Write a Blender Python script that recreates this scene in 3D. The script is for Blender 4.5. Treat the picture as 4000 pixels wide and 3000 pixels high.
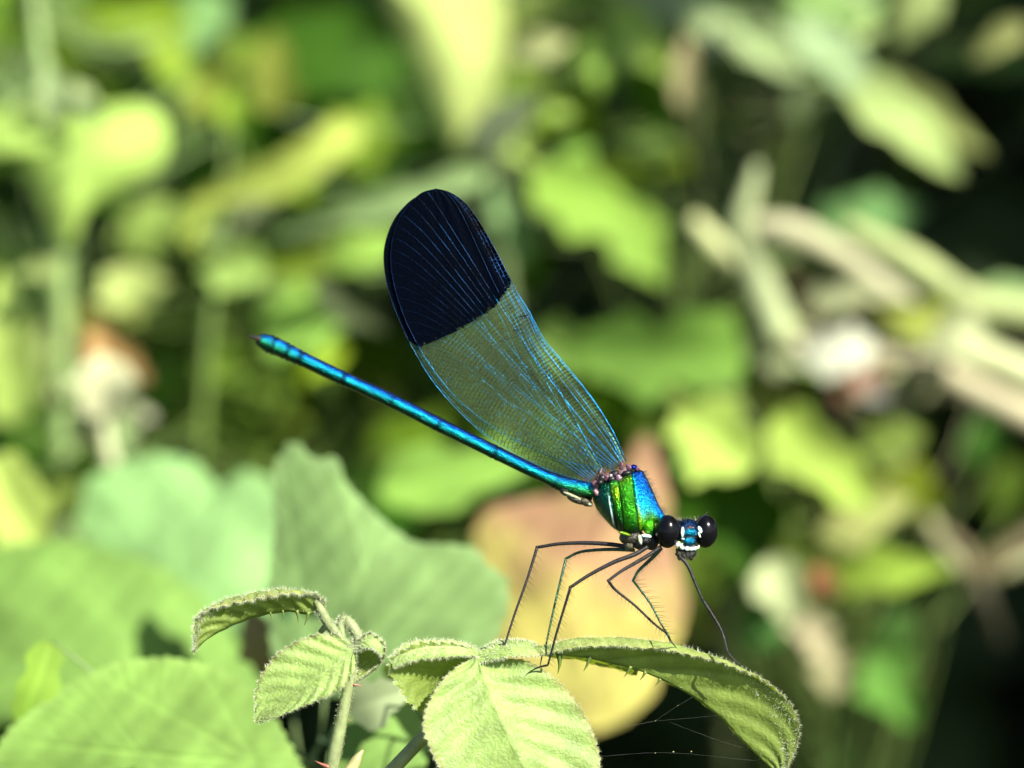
import bpy, bmesh, math, random
import numpy as np
from mathutils import Vector, Matrix
from mathutils.bvhtree import BVHTree

for o in list(bpy.data.objects):
    bpy.data.objects.remove(o)
scn = bpy.context.scene
C = scn.collection
R = random.Random(7)

# ------------------------------------------------------------------ camera
SP = 2.45e-5                 # metres per photograph pixel in the plane of focus
D = 0.35                     # camera to plane of focus
TH = math.radians(12)        # camera looks down by this much
FOC = np.array([0.0, 0.0, 0.62])
RIGHT = np.array([1.0, 0, 0])
FWD = np.array([0, math.cos(TH), -math.sin(TH)])
UP = np.array([0, math.sin(TH), math.cos(TH)])
CAM = FOC - D * FWD
APERTURE = 0.0117

def V(p):
    """(photo x, photo y, depth in photo pixels behind the focus plane) -> world"""
    p = np.asarray(p, float)
    z = D + p[..., 2] * SP
    k = SP / D
    return (CAM + z[..., None] * (FWD + ((p[..., 0] - 2000) * k)[..., None] * RIGHT
                                  + ((1500 - p[..., 1]) * k)[..., None] * UP))

def MM(x, y, d):
    """view millimetres (right, up, behind focus) -> world"""
    return FOC + (x * RIGHT + y * UP + d * FWD) * 0.001

cd = bpy.data.cameras.new('camera')
cam = bpy.data.objects.new('camera', cd)
C.objects.link(cam)
cam.location = CAM
cam.rotation_euler = (math.pi / 2 - TH, 0, 0)
cd.sensor_width = 36
cd.lens = 18 * D / (2000 * SP)
cd.clip_start = 0.01
cd.clip_end = 500
cd.dof.use_dof = True
cd.dof.focus_distance = D
cd.dof.aperture_fstop = cd.lens * 0.001 / APERTURE
scn.camera = cam

# ------------------------------------------------------------------ light
SUNV = np.array([0.50, -0.53, 0.69])
SUNV = SUNV / np.linalg.norm(SUNV)
w = bpy.data.worlds.new('World')
scn.world = w
w.use_nodes = True
wn = w.node_tree
bg = wn.nodes['Background']
sky = wn.nodes.new('ShaderNodeTexSky')
sky.sky_type = 'NISHITA'
sky.sun_disc = False
sky.sun_elevation = math.asin(SUNV[2])
sky.sun_rotation = math.atan2(SUNV[0], SUNV[1])
wn.links.new(sky.outputs[0], bg.inputs[0])
bg.inputs[1].default_value = 0.06
sl = bpy.data.lights.new('sun', 'SUN')
sl.energy = 5.0
sl.angle = math.radians(0.53)
sl.color = (1.0, 0.95, 0.84)
so = bpy.data.objects.new('sun', sl)
C.objects.link(so)
so.rotation_euler = Vector(SUNV).to_track_quat('Z', 'Y').to_euler()
so.location = (2, -2, 4)
vs = scn.view_settings
vs.view_transform = 'Standard'
vs.look = 'None'
vs.gamma = 1
vs.use_curve_mapping = False
vs.exposure = 1.75

# ------------------------------------------------------------------ helpers
def lin(c):
    c = np.asarray(c, float) / 255.0
    return np.where(c <= 0.04045, c / 12.92, ((c + 0.055) / 1.055) ** 2.4)

def setp(o, label=None, cat=None, group=None, kind=None):
    if label: o['label'] = label
    if cat: o['category'] = cat
    if group: o['group'] = group
    if kind: o['kind'] = kind
    return o

def thing(name, loc, label, cat, group=None):
    o = bpy.data.objects.new(name, None)
    o.empty_display_size = 0.01
    C.objects.link(o)
    o.location = loc
    return setp(o, label, cat, group)

class MB:
    def __init__(s):
        s.v = []; s.f = []; s.m = []; s.c = []
    def add(s, verts, faces, mi=0, col=None):
        b = len(s.v)
        verts = [tuple(x) for x in verts]
        s.v += verts
        s.f += [tuple(i + b for i in f) for f in faces]
        s.m += [mi] * len(faces)
        if col is None:
            s.c += [(1, 1, 1, 1)] * len(verts)
        elif np.ndim(col) == 1:
            s.c += [tuple(col)] * len(verts)
        else:
            s.c += [tuple(x) for x in col]
    def build(s, name, mats, parent=None, smooth=True, usecol=False):
        me = bpy.data.meshes.new(name)
        v = np.array(s.v, float)
        if parent is not None:
            r = parent
            while r.parent is not None: r = r.parent
            v = v - np.array(r.location)
        me.from_pydata(v.tolist(), [], s.f)
        if not isinstance(mats, (list, tuple)): mats = [mats]
        for m in mats: me.materials.append(m)
        if len(mats) > 1: me.polygons.foreach_set('material_index', s.m)
        if smooth: me.polygons.foreach_set('use_smooth', [True] * len(me.polygons))
        if usecol:
            a = me.color_attributes.new('Col', 'FLOAT_COLOR', 'POINT')
            a.data.foreach_set('color', np.array(s.c, np.float32).ravel())
        me.update()
        o = bpy.data.objects.new(name, me)
        C.objects.link(o)
        o.parent = parent
        return o

def catmull(pts, n):
    p = np.asarray(pts, float)
    if len(p) == 2:
        t = np.linspace(0, 1, n)[:, None]
        return p[0] * (1 - t) + p[1] * t
    seg = np.linalg.norm(np.diff(p[:, :2], axis=0), axis=1) + 1e-6
    u = np.concatenate([[0], np.cumsum(seg ** 0.75)])
    q = np.vstack([2 * p[0] - p[1], p, 2 * p[-1] - p[-2]])
    ts = np.linspace(0, u[-1], n)
    out = []
    for t in ts:
        i = min(max(np.searchsorted(u, t, side='right') - 1, 0), len(p) - 2)
        a = (t - u[i]) / (u[i + 1] - u[i])
        p0, p1, p2, p3 = q[i], q[i + 1], q[i + 2], q[i + 3]
        h1 = (u[i + 1] - u[i])
        m1 = (p2 - p0) / ((u[i + 1] - (u[i - 1] if i > 0 else 2 * u[0] - u[1]))) * h1
        nx = u[i + 2] if i + 2 < len(u) else 2 * u[-1] - u[-2]
        m2 = (p3 - p1) / (nx - u[i]) * h1
        out.append((2 * a**3 - 3 * a**2 + 1) * p1 + (a**3 - 2 * a**2 + a) * m1
                   + (-2 * a**3 + 3 * a**2) * p2 + (a**3 - a**2) * m2)
    return np.array(out)

def polyres(pts, n):
    p = np.asarray(pts, float)
    s = np.concatenate([[0], np.cumsum(np.linalg.norm(np.diff(p, axis=0), axis=1))])
    t = np.linspace(0, s[-1], n)
    return np.stack([np.interp(t, s, p[:, k]) for k in range(p.shape[1])], 1)

def tube(mb, path, rad, sides=6, mi=0, col=None, caps=True):
    """path: world points, rad: world radii"""
    p = np.asarray(path, float); n = len(p)
    r = np.broadcast_to(np.asarray(rad, float), (n,))
    tan = np.gradient(p, axis=0)
    tan /= np.linalg.norm(tan, axis=1)[:, None] + 1e-12
    ref = np.array([0.13, 0.8, 0.58])
    if abs(tan.mean(0) @ ref) > 0.85: ref = np.array([1.0, 0, 0.1])
    vs_, fs = [], []
    for i in range(n):
        a = np.cross(tan[i], ref); a /= np.linalg.norm(a) + 1e-12
        b = np.cross(tan[i], a)
        for k in range(sides):
            an = 2 * math.pi * k / sides
            vs_.append(p[i] + r[i] * (math.cos(an) * a + math.sin(an) * b))
    for i in range(n - 1):
        for k in range(sides):
            k2 = (k + 1) % sides
            fs.append((i * sides + k, i * sides + k2, (i + 1) * sides + k2, (i + 1) * sides + k))
    if caps:
        fs.append(tuple(range(sides))[::-1]); fs.append(tuple((n - 1) * sides + k for k in range(sides)))
    if col is not None and np.ndim(col) == 2:
        col = np.repeat(np.asarray(col), sides, axis=0)
    mb.add(vs_, fs, mi, col)

def ptube(mb, pts, radpx, sides=6, n=None, mi=0, col=None):
    p = np.asarray(pts, float)
    if n: p = catmull(p, n)
    r = np.interp(np.linspace(0, 1, len(p)), np.linspace(0, 1, len(np.atleast_1d(radpx))), np.atleast_1d(radpx))
    sc = (D + p[:, 2] * SP) / D
    tube(mb, V(p), r * SP * sc, sides, mi, col)

def ellipsoid(mb, c, ax, nu=12, nv=8, col=None, mi=0, fn=None):
    """c: photo-space centre, ax: three photo-space axis vectors (columns)"""
    c = np.asarray(c, float); ax = [np.asarray(a, float) for a in ax]
    pts = []; fs = []
    for j in range(nv + 1):
        th = math.pi * j / nv
        for i in range(nu):
            ph = 2 * math.pi * i / nu
            k = 1.0 if fn is None else fn(th, ph)
            pts.append(c + k * (ax[0] * math.sin(th) * math.cos(ph) + ax[1] * math.cos(th) + ax[2] * math.sin(th) * math.sin(ph)))
    for j in range(nv):
        for i in range(nu):
            i2 = (i + 1) % nu
            fs.append((j * nu + i, j * nu + i2, (j + 1) * nu + i2, (j + 1) * nu + i))
    mb.add(V(np.array(pts)), fs, mi, col)

def spikes(mb, pts, nrm, lens, rad, rnd, spread=0.5, bend=0.0, col=None):
    """thin three-sided hairs from world points"""
    for p, nn, L in zip(pts, nrm, lens):
        d = nn + spread * np.array([rnd.gauss(0, 1), rnd.gauss(0, 1), rnd.gauss(0, 1)]) * 0.6
        d /= np.linalg.norm(d) + 1e-9
        a = np.cross(d, [0.3, 0.5, 0.8]); a /= np.linalg.norm(a) + 1e-9
        b = np.cross(d, a)
        base = [p + rad * (math.cos(k * 2.094) * a + math.sin(k * 2.094) * b) for k in range(3)]
        mb.add(base + [p + d * L], [(0, 1, 3), (1, 2, 3), (2, 0, 3)], 0, col)

# ------------------------------------------------------------------ materials
def nt(name):
    m = bpy.data.materials.new(name)
    m.use_nodes = True
    n = m.node_tree
    for x in list(n.nodes): n.nodes.remove(x)
    out = n.nodes.new('ShaderNodeOutputMaterial')
    return m, n, out

def leaf_mat(name, top, under=None, trans=None, tmix=0.35, rough=0.5, nscale=160, var=0.28, spec=0.35, bump=0.0, bscale=900, speck=None):
    m, n, out = nt(name)
    N = n.nodes.new; L = n.links.new
    top = np.asarray(top, float)
    under = top * np.array([0.8, 0.85, 0.95]) if under is None else np.asarray(under)
    trans = top * np.array([0.95, 1.05, 0.35]) if trans is None else np.asarray(trans)
    tc = N('ShaderNodeTexCoord')
    no = N('ShaderNodeTexNoise'); no.inputs['Scale'].default_value = nscale; no.inputs['Detail'].default_value = 4
    L(tc.outputs['Object'], no.inputs['Vector'])
    mr = N('ShaderNodeMapRange'); mr.inputs['From Min'].default_value = 0.3; mr.inputs['From Max'].default_value = 0.7
    mr.inputs['To Min'].default_value = 1 - var; mr.inputs['To Max'].default_value = 1 + var
    L(no.outputs['Fac'], mr.inputs['Value'])
    ge = N('ShaderNodeNewGeometry')
    mx = N('ShaderNodeMix'); mx.data_type = 'RGBA'
    mx.inputs['A'].default_value = (*top, 1); mx.inputs['B'].default_value = (*under, 1)
    L(ge.outputs['Backfacing'], mx.inputs['Factor'])
    at = N('ShaderNodeVertexColor'); at.layer_name = 'Col'
    mul = N('ShaderNodeMix'); mul.data_type = 'RGBA'; mul.blend_type = 'MULTIPLY'; mul.inputs['Factor'].default_value = 1
    L(mx.outputs['Result'], mul.inputs['A'])
    L(at.outputs['Color'], mul.inputs['B'])
    sc = N('ShaderNodeVectorMath'); sc.operation = 'SCALE'
    L(mul.outputs['Result'], sc.inputs[0]); L(mr.outputs[0], sc.inputs['Scale'])
    bs = N('ShaderNodeBsdfPrincipled')
    L(sc.outputs[0], bs.inputs['Base Color'])
    bs.inputs['Roughness'].default_value = rough
    bs.inputs['Specular IOR Level'].default_value = spec
    tr = N('ShaderNodeBsdfTranslucent')
    ts = N('ShaderNodeVectorMath'); ts.operation = 'SCALE'
    tm = N('ShaderNodeMix'); tm.data_type = 'RGBA'; tm.blend_type = 'MULTIPLY'; tm.inputs['Factor'].default_value = 1
    tm.inputs['A'].default_value = (*trans, 1); L(at.outputs['Color'], tm.inputs['B'])
    L(tm.outputs['Result'], ts.inputs[0]); L(mr.outputs[0], ts.inputs['Scale'])
    L(ts.outputs[0], tr.inputs['Color'])
    ms = N('ShaderNodeMixShader'); ms.inputs[0].default_value = tmix
    L(bs.outputs[0], ms.inputs[1]); L(tr.outputs[0], ms.inputs[2])
    L(ms.outputs[0], out.inputs['Surface'])
    if bump:
        wn_ = N('ShaderNodeTexNoise'); wn_.inputs['Scale'].default_value = bscale * 0.45; wn_.inputs['Detail'].default_value = 2
        L(tc.outputs['Object'], wn_.inputs['Vector'])
        wv = N('ShaderNodeVectorMath'); wv.operation = 'MULTIPLY_ADD'
        L(wn_.outputs['Color'], wv.inputs[0]); wv.inputs[1].default_value = (0.0007,) * 3
        L(tc.outputs['Object'], wv.inputs[2])
        b2 = N('ShaderNodeTexVoronoi'); b2.inputs['Scale'].default_value = bscale
        L(wv.outputs[0], b2.inputs['Vector'])
        nz = N('ShaderNodeTexNoise'); nz.inputs['Scale'].default_value = bscale * 2.2; nz.inputs['Detail'].default_value = 3
        L(tc.outputs['Object'], nz.inputs['Vector'])
        sm = N('ShaderNodeMath'); sm.operation = 'SUBTRACT'
        L(nz.outputs['Fac'], sm.inputs[0]); L(b2.outputs['Distance'], sm.inputs[1])
        bp = N('ShaderNodeBump'); bp.inputs['Strength'].default_value = bump; bp.inputs['Distance'].default_value = 0.00025
        L(sm.outputs[0], bp.inputs['Height'])
        L(bp.outputs[0], bs.inputs['Normal'])
    return m

def plain_mat(name, col, rough=0.5, metal=0.0, spec=0.5, nscale=0, var=0.2, bump=0, bscale=2000, trans=0, attr=False, bdist=0.0001, hue=0):
    m, n, out = nt(name)
    N = n.nodes.new; L = n.links.new
    bs = N('ShaderNodeBsdfPrincipled')
    bs.inputs['Base Color'].default_value = (*col, 1)
    bs.inputs['Roughness'].default_value = rough
    bs.inputs['Metallic'].default_value = metal
    bs.inputs['Specular IOR Level'].default_value = spec
    tc = N('ShaderNodeTexCoord')
    last = None
    if attr:
        at = N('ShaderNodeVertexColor'); at.layer_name = 'Col'
        L(at.outputs['Color'], bs.inputs['Base Color']); L(at.outputs['Alpha'], bs.inputs['Metallic'])
        last = at.outputs['Color']
    if nscale:
        no = N('ShaderNodeTexNoise'); no.inputs['Scale'].default_value = nscale; no.inputs['Detail'].default_value = 5
        L(tc.outputs['Object'], no.inputs['Vector'])
        mr = N('ShaderNodeMapRange'); mr.inputs['From Min'].default_value = 0.3; mr.inputs['From Max'].default_value = 0.7
        mr.inputs['To Min'].default_value = 1 - var; mr.inputs['To Max'].default_value = 1 + var
        L(no.outputs['Fac'], mr.inputs['Value'])
        sc = N('ShaderNodeVectorMath'); sc.operation = 'SCALE'
        if last is not None: L(last, sc.inputs[0])
        else: sc.inputs[0].default_value = col
        L(mr.outputs[0], sc.inputs['Scale'])
        L(sc.outputs[0], bs.inputs['Base Color'])
    if hue:
        hn = N('ShaderNodeTexNoise'); hn.inputs['Scale'].default_value = 5200; hn.inputs['Detail'].default_value = 2
        L(tc.outputs['Object'], hn.inputs['Vector'])
        hr = N('ShaderNodeValToRGB')
        hr.color_ramp.elements[0].position = 0.36; hr.color_ramp.elements[0].color = (0.35, 0.75, 1.0, 1)
        hr.color_ramp.elements[1].position = 0.64; hr.color_ramp.elements[1].color = (1.0, 0.9, 0.45, 1)
        L(hn.outputs['Fac'], hr.inputs[0])
        hm = N('ShaderNodeMix'); hm.data_type = 'RGBA'; hm.blend_type = 'MULTIPLY'; hm.inputs['Factor'].default_value = hue
        L(sc.outputs[0], hm.inputs['A']); L(hr.outputs[0], hm.inputs['B'])
        sc2 = N('ShaderNodeVectorMath'); sc2.operation = 'SCALE'; sc2.inputs['Scale'].default_value = 1.35
        L(hm.outputs['Result'], sc2.inputs[0]); L(sc2.outputs[0], bs.inputs['Base Color'])
    if bump:
        nb = N('ShaderNodeTexNoise'); nb.inputs['Scale'].default_value = bscale; nb.inputs['Detail'].default_value = 3
        L(tc.outputs['Object'], nb.inputs['Vector'])
        bp = N('ShaderNodeBump'); bp.inputs['Strength'].default_value = bump; bp.inputs['Distance'].default_value = bdist
        L(nb.outputs['Fac'], bp.inputs['Height']); L(bp.outputs[0], bs.inputs['Normal'])
    if trans:
        tr = N('ShaderNodeBsdfTranslucent'); tr.inputs['Color'].default_value = (*col, 1)
        ms = N('ShaderNodeMixShader'); ms.inputs[0].default_value = trans
        L(bs.outputs[0], ms.inputs[1]); L(tr.outputs[0], ms.inputs[2]); L(ms.outputs[0], out.inputs['Surface'])
    else:
        L(bs.outputs[0], out.inputs['Surface'])
    return m

KEXP = 2.6   # photograph brightness of a sunlit surface of albedo 1
_cm = {}
def tone(c, tmix=0.3):
    c = tuple(int(round(x / 6.0) * 6) for x in c)
    if c not in _cm:
        a = np.clip(lin(c) / KEXP, 0.003, 0.5) * np.array([0.97, 1.0, 0.8 if c[2] < 0.58 * c[1] else 0.97])
        _cm[c] = leaf_mat('leaf_%d_%d_%d' % c, a, nscale=110, var=0.27, tmix=tmix, spec=0.1, rough=0.7)
    return _cm[c]

# ------------------------------------------------------------------ ground
m, n, out = nt('soil')
bs = n.nodes.new('ShaderNodeBsdfPrincipled'); bs.inputs['Roughness'].default_value = 0.95
tc = n.nodes.new('ShaderNodeTexCoord')
no = n.nodes.new('ShaderNodeTexNoise'); no.inputs['Scale'].default_value = 9; no.inputs['Detail'].default_value = 10
n.links.new(tc.outputs['Object'], no.inputs['Vector'])
cr = n.nodes.new('ShaderNodeValToRGB')
cr.color_ramp.elements[0].position = 0.35; cr.color_ramp.elements[0].color = (0.03, 0.02, 0.012, 1)
cr.color_ramp.elements[1].position = 0.68; cr.color_ramp.elements[1].color = (0.035, 0.055, 0.015, 1)
n.links.new(no.outputs['Fac'], cr.inputs[0]); n.links.new(cr.outputs[0], bs.inputs['Base Color'])
bp = n.nodes.new('ShaderNodeBump'); bp.inputs['Strength'].default_value = 0.6; bp.inputs['Distance'].default_value = 0.02
n.links.new(no.outputs['Fac'], bp.inputs['Height']); n.links.new(bp.outputs[0], bs.inputs['Normal'])
n.links.new(bs.outputs[0], out.inputs['Surface'])
MAT_SOIL = m
mb = MB()
g = np.concatenate([-np.geomspace(120, 0.3, 26), [0], np.geomspace(0.3, 120, 26)])
gv = [(x, y, 0.012 * math.sin(x * 5 + y * 3) * math.exp(-(x * x + y * y) / 40) - 0.008) for y in g for x in g]
k = len(g)
mb.add(gv, [(j * k + i, j * k + i + 1, (j + 1) * k + i + 1, (j + 1) * k + i) for j in range(k - 1) for i in range(k - 1)])
setp(mb.build('ground', MAT_SOIL), kind='structure', label='dark soil ground below the bramble bank')

# ------------------------------------------------------------------ leaf blades
def grid_leaf(mid, left, right, nu=90, nv=12, teeth=24, tooth=10, relief=5, nveins=9, slope=0.55,
              bulge=0, fold=0.0, cell=2.0, seed=1, roll=0.0):
    """blade from midrib and two margins, photo-space (x, y, depth). Returns photo-space grid, colours"""
    M_ = catmull(mid, nu); Lf = catmull(left, nu); Rt = catmull(right, nu)
    rs = np.random.RandomState(seed)
    vv = np.linspace(-1, 1, 2 * nv + 1)
    G = np.zeros((nu, 2 * nv + 1, 3)); H = np.zeros((nu, 2 * nv + 1)); VC = np.zeros((nu, 2 * nv + 1))
    u = np.linspace(0, 1, nu)
    for j, v in enumerate(vv):
        E = Lf if v < 0 else Rt
        a = abs(v)
        t = (u * teeth) % 1.0
        saw = np.where(t < 0.72, t / 0.72, (1 - t) / 0.28)
        vec = E - M_
        ln = np.linalg.norm(vec[:, :2], axis=1) + 1e-6
        ext = tooth * (saw - 0.4) / ln * np.clip(ln / 40, 0, 1)
        ext = np.clip(ext, -0.3, 0.3)
        aa = a * (1 + ext * a ** 6)
        G[:, j] = M_ + vec * aa[:, None]
        ph = u * nveins - slope * a * (1.0 + 0.25 * u) + (0.0 if v < 0 else 0.35)
        vein = np.exp(-((ph - np.round(ph)) / 0.13) ** 2)
        ridge = np.exp(-(a / 0.06) ** 2)
        H[:, j] = relief * (0.5 * np.cos(2 * np.pi * ph) * -1.0 * (1 - np.exp(-a * 8)) - 0.4 * ridge) * (1 - 0.35 * a)
        H[:, j] += bulge * math.sin(math.pi * a) * np.clip(np.sin(np.pi * np.clip(u, 0, 1)), 0.25, 1)
        VC[:, j] = np.maximum(vein * 0.8, ridge)
    H += cell * (np.sin(rs.rand() * 6 + np.arange(nu) * 1.3)[:, None] * np.sin(np.arange(2 * nv + 1) * 1.9 + rs.rand() * 6)[None])
    du = np.gradient(G, axis=0); dv = np.gradient(G, axis=1)
    nr = np.cross(du, dv); nr /= np.linalg.norm(nr, axis=2)[..., None] + 1e-9
    G2 = G - nr * H[..., None]
    if roll:   # recurved margins
        a = np.clip((np.abs(vv) - 0.82) / 0.18, 0, 1) ** 2
        G2 = G2 + nr * (roll * a)[None, :, None]
    return G2, nr, VC

def leaf_from_grid(name, G, VC, mat, parent, flip=False, edgecol=None, veincol=(1.25, 1.15, 1.3), probe=(0.5, 0.5), front=True):
    nu, nw, _ = G.shape
    W_ = V(G); i0 = int(probe[0] * (nu - 2)); j0 = int(probe[1] * (nw - 2))
    nn = np.cross(W_[i0, j0 + 1] - W_[i0, j0], W_[i0 + 1, j0 + 1] - W_[i0, j0])
    flip = (nn @ (W_[i0, j0] - CAM) < 0) != front
    fs = []
    for i in range(nu - 1):
        for j in range(nw - 1):
            q = (i * nw + j, i * nw + j + 1, (i + 1) * nw + j + 1, (i + 1) * nw + j)
            fs.append(q[::-1] if flip else q)
    col = np.ones((nu, nw, 4))
    for k in range(3): col[..., k] = 1 + (veincol[k] - 1) * VC
    if edgecol is not None:
        a = np.clip((np.abs(np.linspace(-1, 1, nw)) - 0.9) / 0.1, 0, 1)[None, :, None]
        col[..., :3] = col[..., :3] * (1 - a) + np.array(edgecol) * a
    mb = MB(); mb.add(V(G.reshape(-1, 3)), fs, 0, col.reshape(-1, 4))
    return mb.build(name, mat, parent, usecol=True)

def hairs_on(G, nr, parent, count, edge, mat, lpx=(10, 22), rpx=0.8, seed=3, name='hairs', sign=-1, spread=0.8, edges=(0, -1)):
    rnd = random.Random(seed)
    nu, nw, _ = G.shape
    W = V(G); du = np.gradient(W, axis=0); dv = np.gradient(W, axis=1)
    N_ = np.cross(du, dv); N_ /= np.linalg.norm(N_, axis=2)[..., None] + 1e-12
    pts, ns, ls = [], [], []
    for k in range(count + edge):
        x = rnd.random() * (nu - 1.001); i = int(x)
        if k < count:
            y = rnd.random() * (nw - 1.001); j = int(y)
            n0 = N_[i, j] * (1 if rnd.random() < .5 else -1)
        else:
            if edges[0] == 0 and (edges[1] != -1 or rnd.random() < 0.5): j = 0; y = 0; oi = 1
            else: j = nw - 2; y = nw - 1.001; oi = -1
            jj = 0 if oi == 1 else nw - 1
            ov = W[i, jj] - W[i, jj + oi]; ov = ov / (np.linalg.norm(ov) + 1e-12)
            n0 = ov * 0.8 + N_[i, j] * rnd.uniform(-.8, .8)
        fx, fy = x - i, y - j
        p = (W[i, j] * (1 - fx) * (1 - fy) + W[i + 1, j] * fx * (1 - fy) + W[i, j + 1] * (1 - fx) * fy + W[i + 1, j + 1] * fx * fy)
        pts.append(p); ns.append(n0); ls.append(rnd.uniform(*lpx) * SP)
    mb = MB(); spikes(mb, pts, ns, ls, rpx * SP, rnd, spread)
    return setp(mb.build(name, mat, parent, smooth=False), kind='stuff')

def bvh_of(objs):
    vs_, fs = [], []
    for o in objs:
        r = o
        while r.parent is not None: r = r.parent
        b = len(vs_)
        vs_ += [tuple(Vector(v.co) + r.location) for v in o.data.vertices]
        fs += [tuple(i + b for i in p.vertices) for p in o.data.polygons]
    return BVHTree.FromPolygons(vs_, fs)

def depth_at(bvh, px, py, default):
    d = V((px, py, 0.0)) - CAM
    d = d / np.linalg.norm(d)
    h = bvh.ray_cast(Vector(CAM), Vector(d))
    if h[0] is None: return default
    z = (np.array(h[0]) - CAM) @ FWD
    return (z - D) / SP

# ------------------------------------------------------------------ bramble shoots in focus
M_HAIR = plain_mat('leaf_hair', (0.56, 0.60, 0.42), rough=0.35, spec=0.6, trans=0.5)
M_BR = leaf_mat('bramble_young', (0.215, 0.315, 0.085), under=(0.16, 0.21, 0.06), trans=(0.24, 0.33, 0.02), tmix=0.34,
                rough=0.5, nscale=420, var=0.24, bump=0.32, bscale=2600)
M_BRU = leaf_mat('bramble_underside', (0.22, 0.29, 0.07), under=(0.175, 0.245, 0.048), trans=(0.24, 0.32, 0.016), tmix=0.45,
                 rough=0.55, nscale=500, var=0.18, bump=0.25, bscale=2600)
M_CANE = plain_mat('bramble_cane', (0.17, 0.21, 0.085), rough=0.6, nscale=900, var=0.25, bump=0.4, bscale=3000, trans=0.15)
M_PRICK = plain_mat('prickle_green', (0.11, 0.16, 0.03), rough=0.4, trans=0.3)
M_PRICKR = plain_mat('prickle_red', (0.20, 0.07, 0.045), rough=0.4)

def ground_root(px, py, d):
    p = V((px, py, d))
    return p, np.array([p[0], p[1], 0.0])

def prickles(parent, items, mat=None, hook=0.5):
    for (x, y, d, dx, dy) in items:
        mb = MB()
        L_ = math.hypot(dx, dy)
        pts = [(x - dx * .1, y - dy * .1, d), (x + dx * .45 , y + dy * .45, d), (x + dx - hook * dy * .25, y + dy + hook * dx * .25, d)]
        ptube(mb, pts, [0.2 * L_, 0.1 * L_, 0.01 * L_], 5, 6)
        mb.build('prickle', mat or M_PRICK, parent)

# --- shoot carrying the insect
pbase = V((1470, 3080, 30))
shootA = thing('bramble_shoot', (pbase[0], pbase[1], 0.0),
               'hairy young bramble shoot with the damselfly standing on its leaflets', 'bramble')
mb = MB()
ptube(mb, [(1868, 2560, -5), (1800, 2700, 30), (1670, 2860, 40), (1540, 3000, 45), (1430, 3120, 60), (1340, 3300, 80)], [15, 24, 26, 27, 28, 30], 10, 30)
p = V((1340, 3300, 80))
tube(mb, catmull([p, p + [-0.005, 0.02, -0.1], [p[0] - 0.01, p[1] + 0.03, 0.25], [p[0], p[1] + 0.03, -0.03]], 30), 30 * SP, 8)
caneA = mb.build('cane', M_CANE, shootA)

# front leaflet facing the viewer
Gb, nb_, Cb = grid_leaf(
    [(1862, 2560, -10), (1905, 2690, -75), (1970, 2830, -120), (2050, 3000, -140), (2120, 3200, -120)],
    [(1850, 2565, -8), (1735, 2650, -95), (1660, 2790, -150), (1668, 2890, -170), (1760, 3040, -170), (2110, 3205, -120)],
    [(1880, 2562, -8), (2075, 2590, -30), (2215, 2700, -30), (2310, 2850, -40), (2335, 3010, -60), (2130, 3205, -120)],
    nu=140, nv=24, teeth=30, tooth=9, relief=12, nveins=7.5, slope=1.6, bulge=20, cell=0.8)
leafB = leaf_from_grid('leaflet', Gb, Cb, M_BR, shootA, flip=False, edgecol=(0.95, 0.7, 0.85), veincol=(0.93, 0.92, 0.9))
leafB['label'] = 'broad quilted leaflet in full sun below the insect'
hairs_on(Gb, nb_, leafB, 1500, 900, M_HAIR, (5, 15), 0.55, 5)

# arching leaflet to the right seen from below
midA = [(1900, 2560, 10), (2060, 2552, 5), (2171, 2560, 8), (2251, 2566, 10), (2323, 2579, 18), (2453, 2611, 25), (2540, 2640, 30), (2670, 2704, 32), (2793, 2790, 30), (2866, 2863, 25), (2938, 2935, 20), (3010, 3000, 10), (3045, 3050, 5)]
crA = [(1905, 2550, -2), (2060, 2530, -18), (2171, 2510, -29), (2250, 2490, -35), (2323, 2483, -39), (2468, 2485, -46), (2612, 2501, -49), (2786, 2548, -50), (2887, 2595, -49), (2974, 2653, -47), (3060, 2760, -42), (3090, 2880, -29), (3050, 3055, 0)]
mA = catmull(midA, 130); cA = catmull(crA, 130)
lA = mA + (cA - mA) * 1.22
fA = mA + np.stack([0 * mA[:, 0], -6 + 0 * mA[:, 0], 190 * np.sin(np.pi * np.linspace(0, 1, 130)) ** 0.6], 1)
fA[:, 1] += 26 * np.sin(np.pi * np.linspace(0, 1, 130)) * (np.linspace(0, 1, 130) < 0.45)
Ga, na_, Ca = grid_leaf(mA, lA, fA, nu=130, nv=20, teeth=34, tooth=10, relief=9, nveins=9, slope=2.6, bulge=-14, cell=0.8)
def recurve(G, start, amp0, ky, kz, pw=1.6):
    a = np.clip((-np.linspace(-1, 1, G.shape[1]) - start) / (1 - start), 0, 1)
    u = np.linspace(0, 1, G.shape[0])
    amp = amp0 * np.clip(np.sin(np.pi * np.clip(u * 0.98 + 0.01, 0, 1)), 0.12, 1) ** 0.7 * (1 - 0.6 * np.clip((u - 0.62) / 0.38, 0, 1))
    G[..., 1] += amp[:, None] * (a ** pw)[None] * ky
    G[..., 2] -= amp[:, None] * (a ** 0.8)[None] * kz
recurve(Ga, 0.70, 44, 1.65, 0.12)
leafA = leaf_from_grid('leaflet', Ga, Ca, M_BRU, shootA, edgecol=(1.15, 1.0, 1.2), veincol=(0.68, 0.72, 0.6), probe=(0.5, 0.3), front=False)
leafA['label'] = 'long arching leaflet seen from its shaded underside'
hairs_on(Ga, na_, leafA, 300, 900, M_HAIR, (9, 20), 0.7, 6, edges=(0, 0))
hairs_on(Ga[:, :9], na_, leafA, 2400, 0, M_HAIR, (6, 24), 0.7, 16)
prickles(leafA, [(2185, 2562, 5, 2, 70), (2302, 2570, 10, -16, 54), (2462, 2606, 20, -20, 42), (2520, 2626, 25, -18, 36), (2578, 2654, 28, -18, 28)])

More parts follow.
